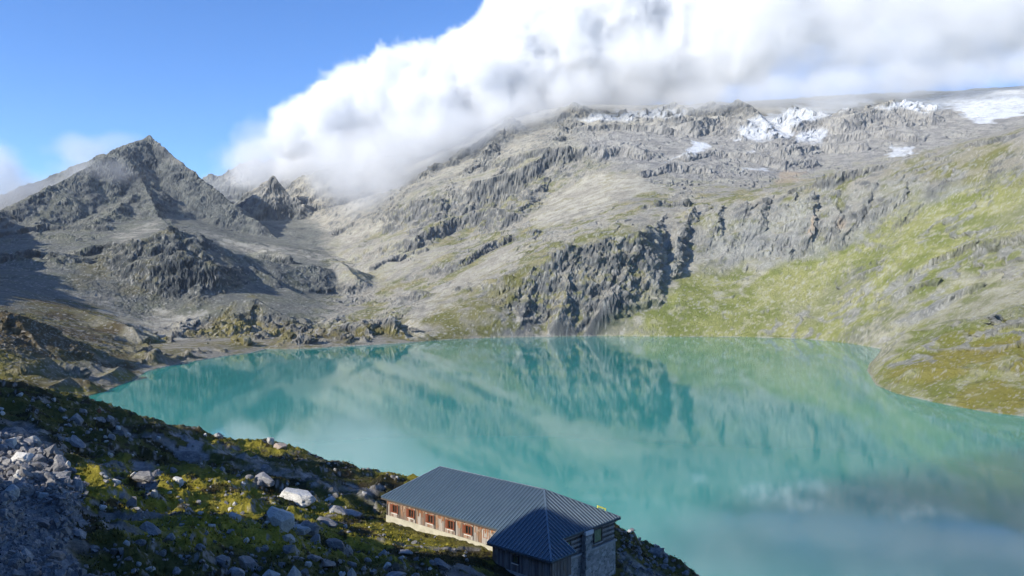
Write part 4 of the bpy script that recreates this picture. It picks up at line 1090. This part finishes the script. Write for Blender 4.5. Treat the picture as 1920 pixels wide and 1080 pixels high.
BIG = [  # x, y of the foot, width, height, label, kind, name
    (520, 984, 72, 46, 'large pale grey boulder with a flat sunlit face in the grass left of the hut', 'p'),
    (575, 1000, 52, 34, 'dark grey block directly behind the right end of the largest pale boulder', 'g'),
    (558, 944, 92, 36, 'long pale rock slab sloping down to the right above the largest boulder', 'p'),
    (494, 908, 50, 26, 'rounded pale grey rock at the upper end of the long sloping slab', 'g'),
    (498, 886, 26, 20, 'squarish dark grey block standing beside the track', 'g'),
    (350, 866, 84, 44, 'big dark outcrop on the skyline at the left of the sunlit track', 'g'),
    (268, 905, 62, 26, 'flat grey slab sloping through the sunlit grass on the left', 'g'),
    (288, 932, 18, 16, 'small bright white stone in the sunlit grass below the flat slab', 'p'),
    (332, 905, 30, 15, 'pale pair like rock lying right of the flat grey slab', 'p'),
    (215, 905, 26, 8, 'thin pale stone above the left sunlit grass', 'p'),
    (142, 838, 62, 14, 'long flat slab in the dark heath above the rubble', 'g'),
    (140, 790, 34, 22, 'grey rock near the dark skyline at the far left', 'g'),
    (245, 948, 26, 24, 'dark rock below the small bright white stone', 'g'),
    (254, 956, 26, 10, 'low flat stone beside the dark rock under the white stone', 'g'),
    (191, 957, 18, 12, 'round white stone in the shaded grass left of centre', 'p'),
    (278, 998, 72, 18, 'wide low slab at the lower edge of the sunlit grass', 'g'),
    (318, 1016, 26, 16, 'rounded grey stone below the right end of the wide low slab', 'g'),
    (262, 1022, 36, 12, 'flat grey stone in shade below the wide low slab', 'g'),
    (140, 1002, 62, 16, 'shaded flat pale rock right of the lower rubble', 'g'),
    (86, 1022, 46, 22, 'wedge shaped grey rock at the upper rim of the lower rubble', 'g'),
    (70, 984, 62, 16, 'long pale blue grey slab between the two rubble heaps', 'g'),
    (415, 1062, 50, 28, 'angular pale grey rock left of the brown rock at the bottom', 'g'),
    (464, 1066, 66, 32, 'broad brown rock with a flat top near the bottom edge', 'b'),
    (505, 1090, 54, 36, 'rounded whitish boulder cut by the bottom edge', 'p'),
    (549, 1088, 36, 32, 'blocky pale boulder right of the rounded whitish one', 'p'),
    (443, 1082, 46, 18, 'cracked flat pale rock below the broad brown rock', 'g'),
    (657, 1084, 26, 26, 'pale upright block at the bottom edge left of the hut wing', 'p'),
    (588, 1052, 36, 12, 'flat light stone in shade under the two sunlit ledges', 'g'),
    (612, 1068, 44, 14, 'thin brownish slab left of the pale upright block', 'b'),
    (660, 1066, 22, 10, 'small flat stone on top of the ground behind the pale upright block', 'g'),
    (742, 1086, 50, 16, 'wide flat slab at the bottom edge near the hut wing', 'g'),
    (826, 1066, 46, 20, 'bluish flat rock in shade in front of the hut wing', 'g'),
    (760, 1040, 34, 8, 'thin slab in the sunlit grass in front of the hut', 'g'),
    (560, 1002, 56, 20, 'sunlit ledge like rock just below the largest pale boulder', 'p'),
    (538, 1016, 36, 14, 'pale flat stone at the foot of the sunlit ledge like rock', 'p'),
    (540, 1038, 30, 20, 'shaded block below the pale flat stone', 'g'),
    (590, 1020, 30, 26, 'upright grey rock right of the sunlit ledge like rock', 'g'),
    (628, 1032, 52, 24, 'grey rock with a sunlit top edge left of the sunny grass by the hut', 'g'),
    (610, 980, 60, 18, 'low pale rock right of the largest boulder near the hut', 'g'),
    (618, 944, 38, 10, 'flat pale rock with yellow grass behind it near the hut', 'p'),
    (632, 960, 44, 20, 'tilted grey rock under the flat pale rock near the hut', 'g'),
    (655, 968, 60, 14, 'long low grey rock pointing at the hut corner', 'g'),
    (461, 1018, 14, 12, 'small white stone at the lower rim of the sunlit grass', 'p'),
    (440, 948, 12, 8, 'small pale stone in the middle of the sunlit grass', 'p'),
    (436, 972, 38, 16, 'low pale rock in the sunlit grass left of the largest boulder', 'p'),
    (396, 988, 18, 8, 'small pale rock left of the low pale rock in the sunlit grass', 'p'),
    (384, 820, 10, 8, 'tiny white rock at the lake end of the sunlit track', 'p'),
    (407, 822, 20, 9, 'white rock on the bank above the sunlit track', 'p'),
    (506, 834, 18, 15, 'white rock at the right end of the sunlit bank', 'p'),
    (524, 842, 34, 14, 'brownish ledge beside the white rock on the sunlit bank', 'b'),
    (38, 868, 54, 30, 'largest pale rock at the top of the upper rubble', 'p'),
    (140, 916, 34, 32, 'slanting grey rock at the right end of the upper rubble', 'g'),
    (110, 898, 44, 20, 'smooth grey slab on the right flank of the upper rubble', 'g'),
    (30, 912, 56, 22, 'wide grey slab across the middle of the upper rubble', 'g'),
    (184, 774, 11, 12, 'small pointed rust brown stone on the dark skyline', 'r'),
    (1196, 1000, 12, 9, 'white rock on the cliff edge right of the hut', 'p'),
    (1172, 985, 16, 10, 'pale rock touching the right corner of the hut roof', 'p'),
    (1232, 1042, 34, 20, 'dark mossy knob on the cliff edge at the lower right', 'g'),
]
for b_ in BIG:
    nm_ = 'stone' if b_[2] < 22 else 'boulder'
    rock(b_[0], b_[1], b_[2], b_[3], b_[4], None, b_[5], 0.2, nm_, 0.75 if b_[2] < 60 else 0.6, -0.5 if b_[2] > 60 else 0.0)


def inside(px, py, poly):
    return poly_sd(np.array([px], float), np.array([py], float), poly)[0] > 0


def scatter(n, poly, w0, w1, label, group, kinds='ggggp', name='boulder', asp=(0.4, 0.75), keep=None):
    xs = [p[0] for p in poly]; ys = [p[1] for p in poly]; k = 0; guard = 0
    while k < n and guard < n * 60:
        guard += 1
        px, py = rr2.uniform(min(xs), max(xs)), rr2.uniform(min(ys), max(ys))
        if not inside(px, py, poly): continue
        w = w0 + (w1 - w0) * rr2.random() ** 2.2
        if rock(px, py, w, w * rr2.uniform(*asp), label, group, rr2.choice(kinds), 0.3, name, rr2.uniform(.6, 1.0)): k += 1


scatter(120, [(-20, 818), (55, 815), (100, 850), (150, 905), (150, 935), (105, 945), (50, 935), (-20, 945)], 13, 40, 'grey angular rock loose in the upper rubble heap at the left edge', 'rocks of the upper rubble heap')
scatter(95, [(-20, 958), (60, 990), (95, 1020), (120, 1050), (165, 1085), (-20, 1085)], 11, 40, 'grey broken rock in the lower rubble heap in the bottom left corner', 'rocks of the lower rubble heap', 'gggb')
scatter(80, [(170, 1010), (330, 1020), (420, 1030), (650, 1020), (860, 1062), (850, 1085), (170, 1085)], 8, 24, 'small grey stone in the shaded grass along the bottom edge', 'stones in the shaded grass', 'gggp', 'stone')
scatter(70, [(190, 880), (420, 900), (640, 960), (880, 1040), (880, 1060), (640, 1000), (300, 985), (180, 950)], 5, 15, 'small pale stone in the sunlit grass band', 'stones in the sunlit grass', 'ppg', 'stone')
scatter(75, [(0, 725), (150, 765), (300, 815), (380, 870), (560, 900), (700, 935), (620, 940), (400, 900), (200, 870), (60, 810), (0, 800)], 6, 20, 'small grey stone in the dark heath under the skyline', 'stones in the dark heath', 'gggp', 'stone')
scatter(22, [(1165, 972), (1200, 985), (1222, 1015), (1260, 1045), (1300, 1085), (1270, 1085), (1210, 1035), (1170, 1000)], 6, 15, 'dark rock along the cliff edge right of the hut', 'rocks on the cliff edge', 'gggp', 'stone', (0.6, 0.9))
scatter(18, [(620, 870), (700, 885), (760, 898), (740, 905), (640, 885), (600, 880)], 4, 9, 'small stone on the bank between track and lake', 'stones on the bank', 'ggp', 'stone')

# gravel: uncountable chips of rock in the rubble and on the ground
def chips(n, poly, w0, w1, seed):
    r = np.random.default_rng(seed)
    xs = np.array(poly)[:, 0]; ys = np.array(poly)[:, 1]
    # sample mesh spots of the hill that project into the polygon
    fx, fy, fz = hX.ravel(), hY.ravel(), hZ.ravel()
    ok = (fy > 20) & (fy < 175)
    px = np.where(ok, 960 + F * fx / np.maximum(fy, 1), -9999); py = np.where(ok, 540 - F * (fz - H) / np.maximum(fy, 1), -9999)
    ok &= (px > xs.min()) & (px < xs.max()) & (py > ys.min()) & (py < ys.max())
    id_ = np.nonzero(ok)[0]
    id_ = id_[poly_sd(px[id_], py[id_], poly) > 0]
    id_ = r.choice(id_, min(n, len(id_)), replace=False)
    return id_, r


vs, fs, k0 = [], [], 0
cube = np.array([(-1, -1, -1), (1, -1, -1), (1, 1, -1), (-1, 1, -1), (-1, -1, 1), (1, -1, 1), (1, 1, 1), (-1, 1, 1)], float)
cf = np.array([(0, 3, 2, 1), (4, 5, 6, 7), (0, 1, 5, 4), (1, 2, 6, 5), (2, 3, 7, 6), (3, 0, 4, 7)])
for n, poly, a_, b_, sd_ in ((2800, [(-40, 812), (55, 810), (105, 850), (165, 915), (150, 950), (50, 945), (-40, 955)], .08, .42, 1), (2800, [(-40, 955), (60, 985), (105, 1020), (130, 1050), (180, 1090), (-40, 1090)], .06, .32, 2),
                             (1800, [(-40, 925), (120, 930), (160, 985), (110, 1030), (-40, 1010)], .06, .36, 6), (1500, [(0, 715), (150, 760), (385, 840), (760, 900), (900, 1060), (850, 1090), (180, 1090), (120, 900)], .05, .26, 3), (500, [(1160, 970), (1220, 1000), (1300, 1085), (1160, 1085)], .08, .4, 4), (700, [(390, 833), (450, 836), (560, 886), (720, 922), (720, 934), (540, 900), (420, 850)], .04, .14, 5)):
    id_, r = chips(n, poly, a_, b_, sd_)
    for i in id_:
        s_ = (a_ + (b_ - a_) * r.random() ** 3) * r.uniform(.6, 1.2, 3) * (1, 1, .6)
        R_ = np.linalg.qr(r.normal(size=(3, 3)))[0]
        V = ((cube * r.uniform(.55, 1.0, (8, 3)) * s_) @ R_.T) + (hX.ravel()[i] + r.normal() * .1, hY.ravel()[i] + r.normal() * .1, hZ.ravel()[i] + s_[2] * .2)
        vs.append(V); fs.append(cf + k0); k0 += 8
gm = mesh_arrays('gravel', np.concatenate(vs), np.concatenate(fs), m_rock('gravel_rock', (0.13, 0.13, 0.138), (0.27, 0.26, 0.255), (0.38, 0.37, 0.35)), False)
tag(gm, 'loose grey gravel and rock chips between the larger rocks', 'gravel', kind='stuff')

# grass and heath tussocks
fx, fy, fz = hX.ravel(), hY.ravel(), hZ.ravel()
rw = np.maximum(rock_w, trk).ravel()
azv = np.degrees(np.arctan2(fx, fy)); rv = np.hypot(fx, fy)
nw_ = (HU[0] * (fx - HA[0]) + HU[1] * (fy - HA[1])); nv_ = (HVv[0] * (fx - HA[0]) + HVv[1] * (fy - HA[1]))
inhut = (nw_ > 0) & (nw_ < 31.5) & (nv_ > -2.2) & (nv_ < 13)
ok = (np.abs(azv) < 36) & (rv > 30) & (rv < 200) & (rw < 0.35) & (fz > 6) & ~inhut
wgt = np.where(ok, rv ** 1.0 * (0.5 + np.clip(m1.ravel() * .8 + .4, 0, 1.2)), 0); wgt /= wgt.sum()
NT_ = int(85000)
id_ = rng.choice(len(fx), NT_, replace=True, p=wgt)
bx = fx[id_] + rng.normal(size=NT_) * .25; by = fy[id_] + rng.normal(size=NT_) * .25
bz = fz[id_] - 0.05
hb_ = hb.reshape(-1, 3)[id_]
hgt = (0.07 + 0.20 * rng.random(NT_) ** 2.5)
NB = 4
tri, colr_ = [], []
for k in range(NB):
    a = rng.random(NT_) * 2 * np.pi; wd = hgt * (0.25 + 0.25 * rng.random(NT_)); ln = hgt * rng.uniform(.2, .9, NT_)
    ox, oy = rng.normal(size=NT_) * hgt * .5, rng.normal(size=NT_) * hgt * .5
    p0 = np.stack([bx + ox - np.cos(a) * wd, by + oy - np.sin(a) * wd, bz], -1); p1 = np.stack([bx + ox + np.cos(a) * wd, by + oy + np.sin(a) * wd, bz], -1)
    p2 = np.stack([bx + ox - np.sin(a) * ln, by + oy + np.cos(a) * ln, bz + hgt * rng.uniform(.7, 1.3, NT_)], -1)
    tri.append(np.stack([p0, p1, p2], 1))
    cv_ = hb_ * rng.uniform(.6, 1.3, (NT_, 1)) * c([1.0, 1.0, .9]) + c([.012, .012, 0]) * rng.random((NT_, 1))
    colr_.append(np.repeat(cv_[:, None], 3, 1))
tri = np.concatenate(tri).reshape(-1, 3); colr_ = np.concatenate(colr_).reshape(-1, 3)
mt = NT('grass_blades'); atn = mt.n('ShaderNodeAttribute', attribute_name='albedo').outputs['Color']
mt.princ(atn, 0.8, None, 0.2)
gr = mesh_arrays('grass', tri, np.arange(len(tri)).reshape(-1, 3), mt.m, False, np.clip(colr_, .006, .4))
tag(gr, 'short yellow green alpine grass and dark heath tussocks on the near slope', 'grass', kind='stuff')
# ================================================================== clouds: density grids (computed here) turned into volumes
def puffs(lst):
    out = []
    for q in lst:
        px, py, Y, r = q[:4]; ry = q[4] if len(q) > 4 else 1.0; sg = q[5] if len(q) > 5 else 1.0; soft = q[6] if len(q) > 6 else 0.0
        R = r / F * Y
        if soft < 0.4: Y += 230; sg = 1.0
        else: sg *= 0.75
        R = r / F * Y
        out.append((*W(px, py, Y), R, ry, sg, soft))
    return out


BANK = puffs([
    # x, y, distance, radius (px), flattening, density, mistiness
    (490, 272, 2350, 48, .9, .55, .5), (455, 262, 2350, 26, .8, .4, .6), (545, 250, 2350, 55, .9, .75, .35), (600, 235, 2360, 62, .9, .85, .25), (575, 215, 2350, 32, .9, .9, .15),
    (640, 205, 2380, 58, 1, 1, .1), (690, 195, 2400, 70, 1, 1, .1), (665, 172, 2400, 26, 1, 1, .1), (735, 165, 2420, 66, 1, 1, .05), (760, 118, 2420, 32, 1, 1, .05),
    (795, 130, 2430, 48, 1, 1, .05), (840, 140, 2440, 58, 1, 1, .05), (870, 115, 2440, 34, 1, 1, .05), (800, 215, 2400, 85, .9, .65, .35), (900, 160, 2460, 90, 1, .75, .2),
    (925, 85, 2480, 52, 1, 1, .05), (950, 45, 2500, 48, 1, 1, .05), (985, 15, 2520, 55, 1, 1, .05), (960, 110, 2500, 80, 1, 1, .05), (1040, 60, 2540, 105, 1, 1, .05),
    (1010, 150, 2480, 80, .8, .65, .35), (1100, 110, 2500, 95, .8, .7, .3), (1050, -60, 2560, 110, 1, 1, .1), (1180, 20, 2560, 140, 1, 1, .1), (1200, 110, 2520, 90, .8, .65, .4),
    (1300, 60, 2560, 160, .9, 0.72, .25), (1330, 130, 2520, 90, .7, 0.58, .5), (1420, 50, 2580, 160, .9, 0.65, .4), (1450, 135, 2540, 95, .6, 0.54, .6), (1560, 40, 2600, 165, .9, 0.65, .5),
    (1560, 120, 2560, 105, .65, 0.50, .6), (1680, 40, 2600, 165, .9, 0.65, .5), (1690, 110, 2560, 100, .65, 0.50, .6), (1800, 30, 2600, 165, .9, 0.65, .5), (1820, 95, 2560, 100, .65, 0.47, .65), (1930, 20, 2620, 170, .9, 0.65, .5),
    (1930, 90, 2580, 100, .65, 0.43, .65), (2080, 10, 2620, 180, .9, 0.65, .4), (2060, 70, 2600, 110, .7, 0.50, .5), (1300, -140, 2650, 230, .9, 0.65, .2), (1600, -160, 2700, 260, .9, 0.65, .3), (1900, -180, 2700, 280, .9, 0.65, .3), (2150, -150, 2700, 260, .9, 0.65, .3),
    (1400, 175, 2650, 110, .5, 0.43, .7), (1520, 165, 2650, 110, .5, 0.43, .7), (1640, 150, 2650, 110, .5, 0.43, .7), (1770, 140, 2650, 110, .5, 0.43, .7), (1900, 125, 2650, 110, .5, 0.43, .7), (2040, 110, 2650, 120, .5, 0.43, .7), (1200, 190, 2600, 90, .5, 0.43, .7), (1100, 195, 2600, 80, .5, 0.43, .7),
    # mist hanging on the ridges
    (485, 300, 2850, 75, .8, .8, .6), (570, 310, 2850, 95, .8, .9, .5), (600, 365, 2780, 70, .7, .6, .7), (655, 320, 2480, 90, .8, .8, .5), (720, 300, 2350, 95, .8, .7, .5), (690, 365, 2250, 85, .7, .55, .7), (790, 270, 2350, 80, .7, .7, .5), 
    (860, 245, 2330, 90, .6, .8, .6), (930, 225, 2380, 80, .6, .75, .7), (1000, 205, 2400, 75, .6, .7, .7), (1080, 170, 2430, 90, .5, .75, .7), (1180, 185, 2450, 80, .4, .5, .8), (1290, 190, 2450, 80, .4, .5, .8), (1420, 195, 2450, 85, .4, .5, .8), (1540, 178, 2480, 80, .4, .5, .8), (1680, 168, 2480, 80, .4, .45, .8), (1830, 155, 2480, 80, .4, .45, .8),
    (420, 350, 2700, 55, .7, .4, .9), (440, 295, 2800, 45, .8, .4, .8),
    (1330, 190, 2400, 90, .4, .65, .7), (1440, 182, 2400, 95, .4, .65, .7), (1560, 170, 2400, 95, .4, .65, .7), (1690, 158, 2400, 95, .4, .6, .7), (1820, 142, 2400, 95, .4, .6, .7), (1950, 125, 2400, 100, .4, .6, .7),
    # deep body of the bank
    (620, 250, 2700, 90, .9, 1, .3), (700, 235, 2700, 120, .9, 1, .3), (820, 205, 2720, 120, .9, 1, .3), (930, 150, 2740, 120, .9, 1, .3), (1050, 90, 2780, 140, .9, 1, .3), (1180, 60, 2800, 160, .9, 1, .3), (1000, 180, 2700, 90, .8, 1, .35), (1120, 140, 2750, 110, .8, 1, .35),
    # left edge
    (-20, 340, 2150, 90, .8, .8, .6), (40, 358, 2150, 70, .6, .65, .75), (-80, 320, 2150, 90, .8, .7, .5), (150, 283, 2600, 70, .45, .55, .8), (222, 268, 2600, 55, .35, .42, .85), (180, 328, 2080, 85, .45, .62, .8), (105, 362, 2060, 95, .45, .62, .8), (20, 385, 2050, 90, .4, .5, .8),
])


def cloud(name, pf, vox, dens, label, nscale=1.0, seed=400):
    P = np.array([q[:3] for q in pf]); R = np.array([q[3] for q in pf]); FL = np.array([q[4] for q in pf])
    SGv = np.array([q[5] for q in pf]); SO = np.array([q[6] for q in pf])
    lo = (P - 1.35 * R[:, None]).min(0); hi = (P + 1.35 * R[:, None]).max(0)
    n = np.ceil((hi - lo) / vox).astype(int) + 1; hi = lo + (n - 1) * vox
    D = np.zeros((n[2], n[1], n[0]), np.float32)
    ax = [lo[i] + np.arange(n[i]) * vox for i in range(3)]
    zz, yy, xx = np.meshgrid(ax[2], ax[1], ax[0], indexing='ij')
    nz = fbm3(xx / (150 * nscale), yy / (150 * nscale), zz / (150 * nscale), 2, seed).astype(np.float32)
    bil = np.zeros_like(D); a = .5
    for o, sc in enumerate((95, 46, 25, 14)):
        bil += a * np.abs(noise3(xx / (sc * nscale), yy / (sc * nscale), zz / (sc * nscale), seed + 50 + o)); a *= .66
    for i in range(len(pf)):
        r = R[i] * 1.35
        sl = [slice(max(0, int((P[i, k] - r - lo[k]) / vox)), min(n[k], int((P[i, k] + r - lo[k]) / vox) + 2)) for k in (2, 1, 0)]
        sl = tuple(sl)
        d = np.sqrt((xx[sl] - P[i, 0]) ** 2 + ((yy[sl] - P[i, 1])) ** 2 + ((zz[sl] - P[i, 2]) / FL[i]) ** 2) / R[i]
        k = min(1.0, 60 / R[i] * nscale)
        e = 1 - d + 0.22 * nz[sl] + (0.54 - 0.98 * bil[sl]) * (0.55 + 0.45 * k) - 0.12
        v = np.clip(e / (0.055 + 0.75 * SO[i]), 0, 1) * SGv[i] ** 2
        D[sl] = np.maximum(D[sl], v)
    me = bpy.data.meshes.new(name)
    tot = int(n[0] * n[1] * n[2])
    print('cloud', name, n, tot)
    me.vertices.add(tot)
    at = me.attributes.new('fill', 'FLOAT', 'POINT'); at.data.foreach_set('value', D.ravel())
    src = bpy.data.objects.new(name, me); col.objects.link(src)
    ng = bpy.data.node_groups.new(name + '_nodes', 'GeometryNodeTree')
    ng.interface.new_socket('Geometry', in_out='INPUT', socket_type='NodeSocketGeometry')
    ng.interface.new_socket('Geometry', in_out='OUTPUT', socket_type='NodeSocketGeometry')
    N = ng.nodes; L = ng.links
    gi = N.new('NodeGroupInput'); go = N.new('NodeGroupOutput')
    ps = N.new('GeometryNodeInputPosition'); sep = N.new('ShaderNodeSeparateXYZ'); L.new(ps.outputs[0], sep.inputs[0])

    def mth(op, a, b):
        m = N.new('ShaderNodeMath'); m.operation = op
        for k, v in enumerate((a, b)):
            if hasattr(v, 'is_linked'): L.new(v, m.inputs[k])
            else: m.inputs[k].default_value = v
        return m.outputs[0]
    ii = [mth('ROUND', mth('DIVIDE', mth('SUBTRACT', sep.outputs[k], float(lo[k])), vox), 0.0) for k in range(3)]
    fi = N.new('FunctionNodeFloatToInt')

    def im(op, a, b):
        m = N.new('FunctionNodeIntegerMath'); m.operation = op
        for k, v in enumerate((a, b)):
            if hasattr(v, 'is_linked'): L.new(v, m.inputs[k])
            else: m.inputs[k].default_value = v
        return m.outputs[0]
    idx = im('ADD', im('MULTIPLY', im('ADD', im('MULTIPLY', ii[2], int(n[1])), ii[1]), int(n[0])), ii[0])
    na_ = N.new('GeometryNodeInputNamedAttribute'); na_.data_type = 'FLOAT'; na_.inputs[0].default_value = 'fill'
    si = N.new('GeometryNodeSampleIndex'); si.data_type = 'FLOAT'; si.domain = 'POINT'
    L.new(gi.outputs[0], si.inputs['Geometry']); L.new(na_.outputs[0], si.inputs['Value']); L.new(idx, si.inputs['Index'])
    vc = N.new('GeometryNodeVolumeCube')
    L.new(si.outputs[0], vc.inputs['Density']); vc.inputs['Min'].default_value = lo; vc.inputs['Max'].default_value = hi
    for k, s_ in enumerate(('X', 'Y', 'Z')): vc.inputs['Resolution ' + s_].default_value = int(n[k])
    sm_ = N.new('GeometryNodeSetMaterial')
    m = NT(name + '_vapour')
    pv = m.n('ShaderNodeVolumePrincipled'); pv.inputs['Color'].default_value = (0.945, 0.95, 0.96, 1)
    pv.inputs['Density'].default_value = dens; pv.inputs['Anisotropy'].default_value = 0.0
    m.l(pv.outputs[0], m.out.inputs['Volume'])
    pass
    sm_.inputs['Material'].default_value = m.m
    me.materials.append(m.m)
    L.new(vc.outputs[0], sm_.inputs[0]); L.new(sm_.outputs[0], go.inputs[0])
    md = src.modifiers.new('volume', 'NODES'); md.node_group = ng
    tag(src, label, 'cloud', kind='structure')
    return src


cloud('cloud_bank', BANK, VOX, 0.027, 'white cloud bank rolling over the mountain ridge')

# small unseen cloud behind the camera, added to shade the near right part of the lake
def sunpoint(q, s_, zc): return np.array([SQ[0] * q + SH[0] * s_, SQ[1] * q + SH[1] * s_, zc + H + TE * s_])


SHADE = []
for q_, z_, R_ in ((-118, 62, 62), (-70, 58, 60), (-20, 70, 75), (45, 75, 85), (120, 80, 90), (200, 90, 100), (-60, 120, 70), (40, 140, 90)):
    SHADE.append((*sunpoint(q_, 1000 + 30 * math.sin(q_), z_), R_, .8, 1.0, .3))
cloud('shade_cloud', SHADE, 11.0, 0.013, 'small unseen cloud behind the camera, placed to shade the lake', 0.6, 700)

# ================================================================== haze
hz = MB(); hz.box(-3300, 4000, -400, 4300, -95, 1000)
hm = NT('thin_air'); pv = hm.n('ShaderNodeVolumePrincipled'); pv.inputs['Color'].default_value = (0.80, 0.88, 1.0, 1); pv.inputs['Density'].default_value = 0.000022; pv.inputs['Anisotropy'].default_value = 0.2
hm.l(pv.outputs[0], hm.out.inputs['Volume'])
haze = hz.build('haze', hm.m)
tag(haze, 'thin blue mountain air', 'haze', kind='stuff')
# ================================================================== light, sky, camera
world = bpy.data.worlds.new('World'); scene.world = world; world.use_nodes = True
wn = world.node_tree; bg = wn.nodes['Background']
sky = wn.nodes.new('ShaderNodeTexSky'); sky.sky_type = 'NISHITA'; sky.sun_disc = False
sky.sun_elevation = SUN_EL; sky.sun_rotation = math.pi + SUN_AZ
sky.altitude = 2300; sky.air_density = 1.0; sky.dust_density = 0.0; sky.ozone_density = 4.0
hs = wn.nodes.new('ShaderNodeHueSaturation'); hs.inputs['Saturation'].default_value = 1.15; hs.inputs['Hue'].default_value = 0.508
wn.links.new(sky.outputs[0], hs.inputs['Color']); wn.links.new(hs.outputs[0], bg.inputs['Color']); bg.inputs['Strength'].default_value = 0.135
sl = bpy.data.lights.new('sun', 'SUN'); sl.energy = 4.2; sl.angle = math.radians(0.5); sl.color = (1.0, 0.94, 0.83)
so = bpy.data.objects.new('sun', sl); col.objects.link(so)
S = Vector((SH[0] * math.cos(SUN_EL), SH[1] * math.cos(SUN_EL), math.sin(SUN_EL)))
so.rotation_euler = S.to_track_quat('Z', 'Y').to_euler(); so.location = S * 300 + Vector((0, 0, 62))

cam = bpy.data.cameras.new('camera'); co_ = bpy.data.objects.new('camera', cam); col.objects.link(co_)
co_.location = (0, 0, H); co_.rotation_euler = (math.pi / 2, 0, 0)
cam.sensor_width = 36; cam.lens = 36 * F / 1920
cam.clip_start = 0.5; cam.clip_end = 20000
scene.camera = co_
scene.view_settings.view_transform = 'Standard'; scene.view_settings.look = 'None'
scene.view_settings.gamma = 1.0; scene.view_settings.exposure = 0.88
scene.cycles.max_bounces = 32; scene.cycles.diffuse_bounces = 3; scene.cycles.glossy_bounces = 3
scene.cycles.volume_bounces = 28; scene.cycles.transparent_max_bounces = 8
scene.cycles.volume_step_rate = 1.0; scene.cycles.volume_max_steps = 512
scene.cycles.use_adaptive_sampling = True; scene.cycles.adaptive_threshold = 0.02
scene.cycles.use_denoising = True
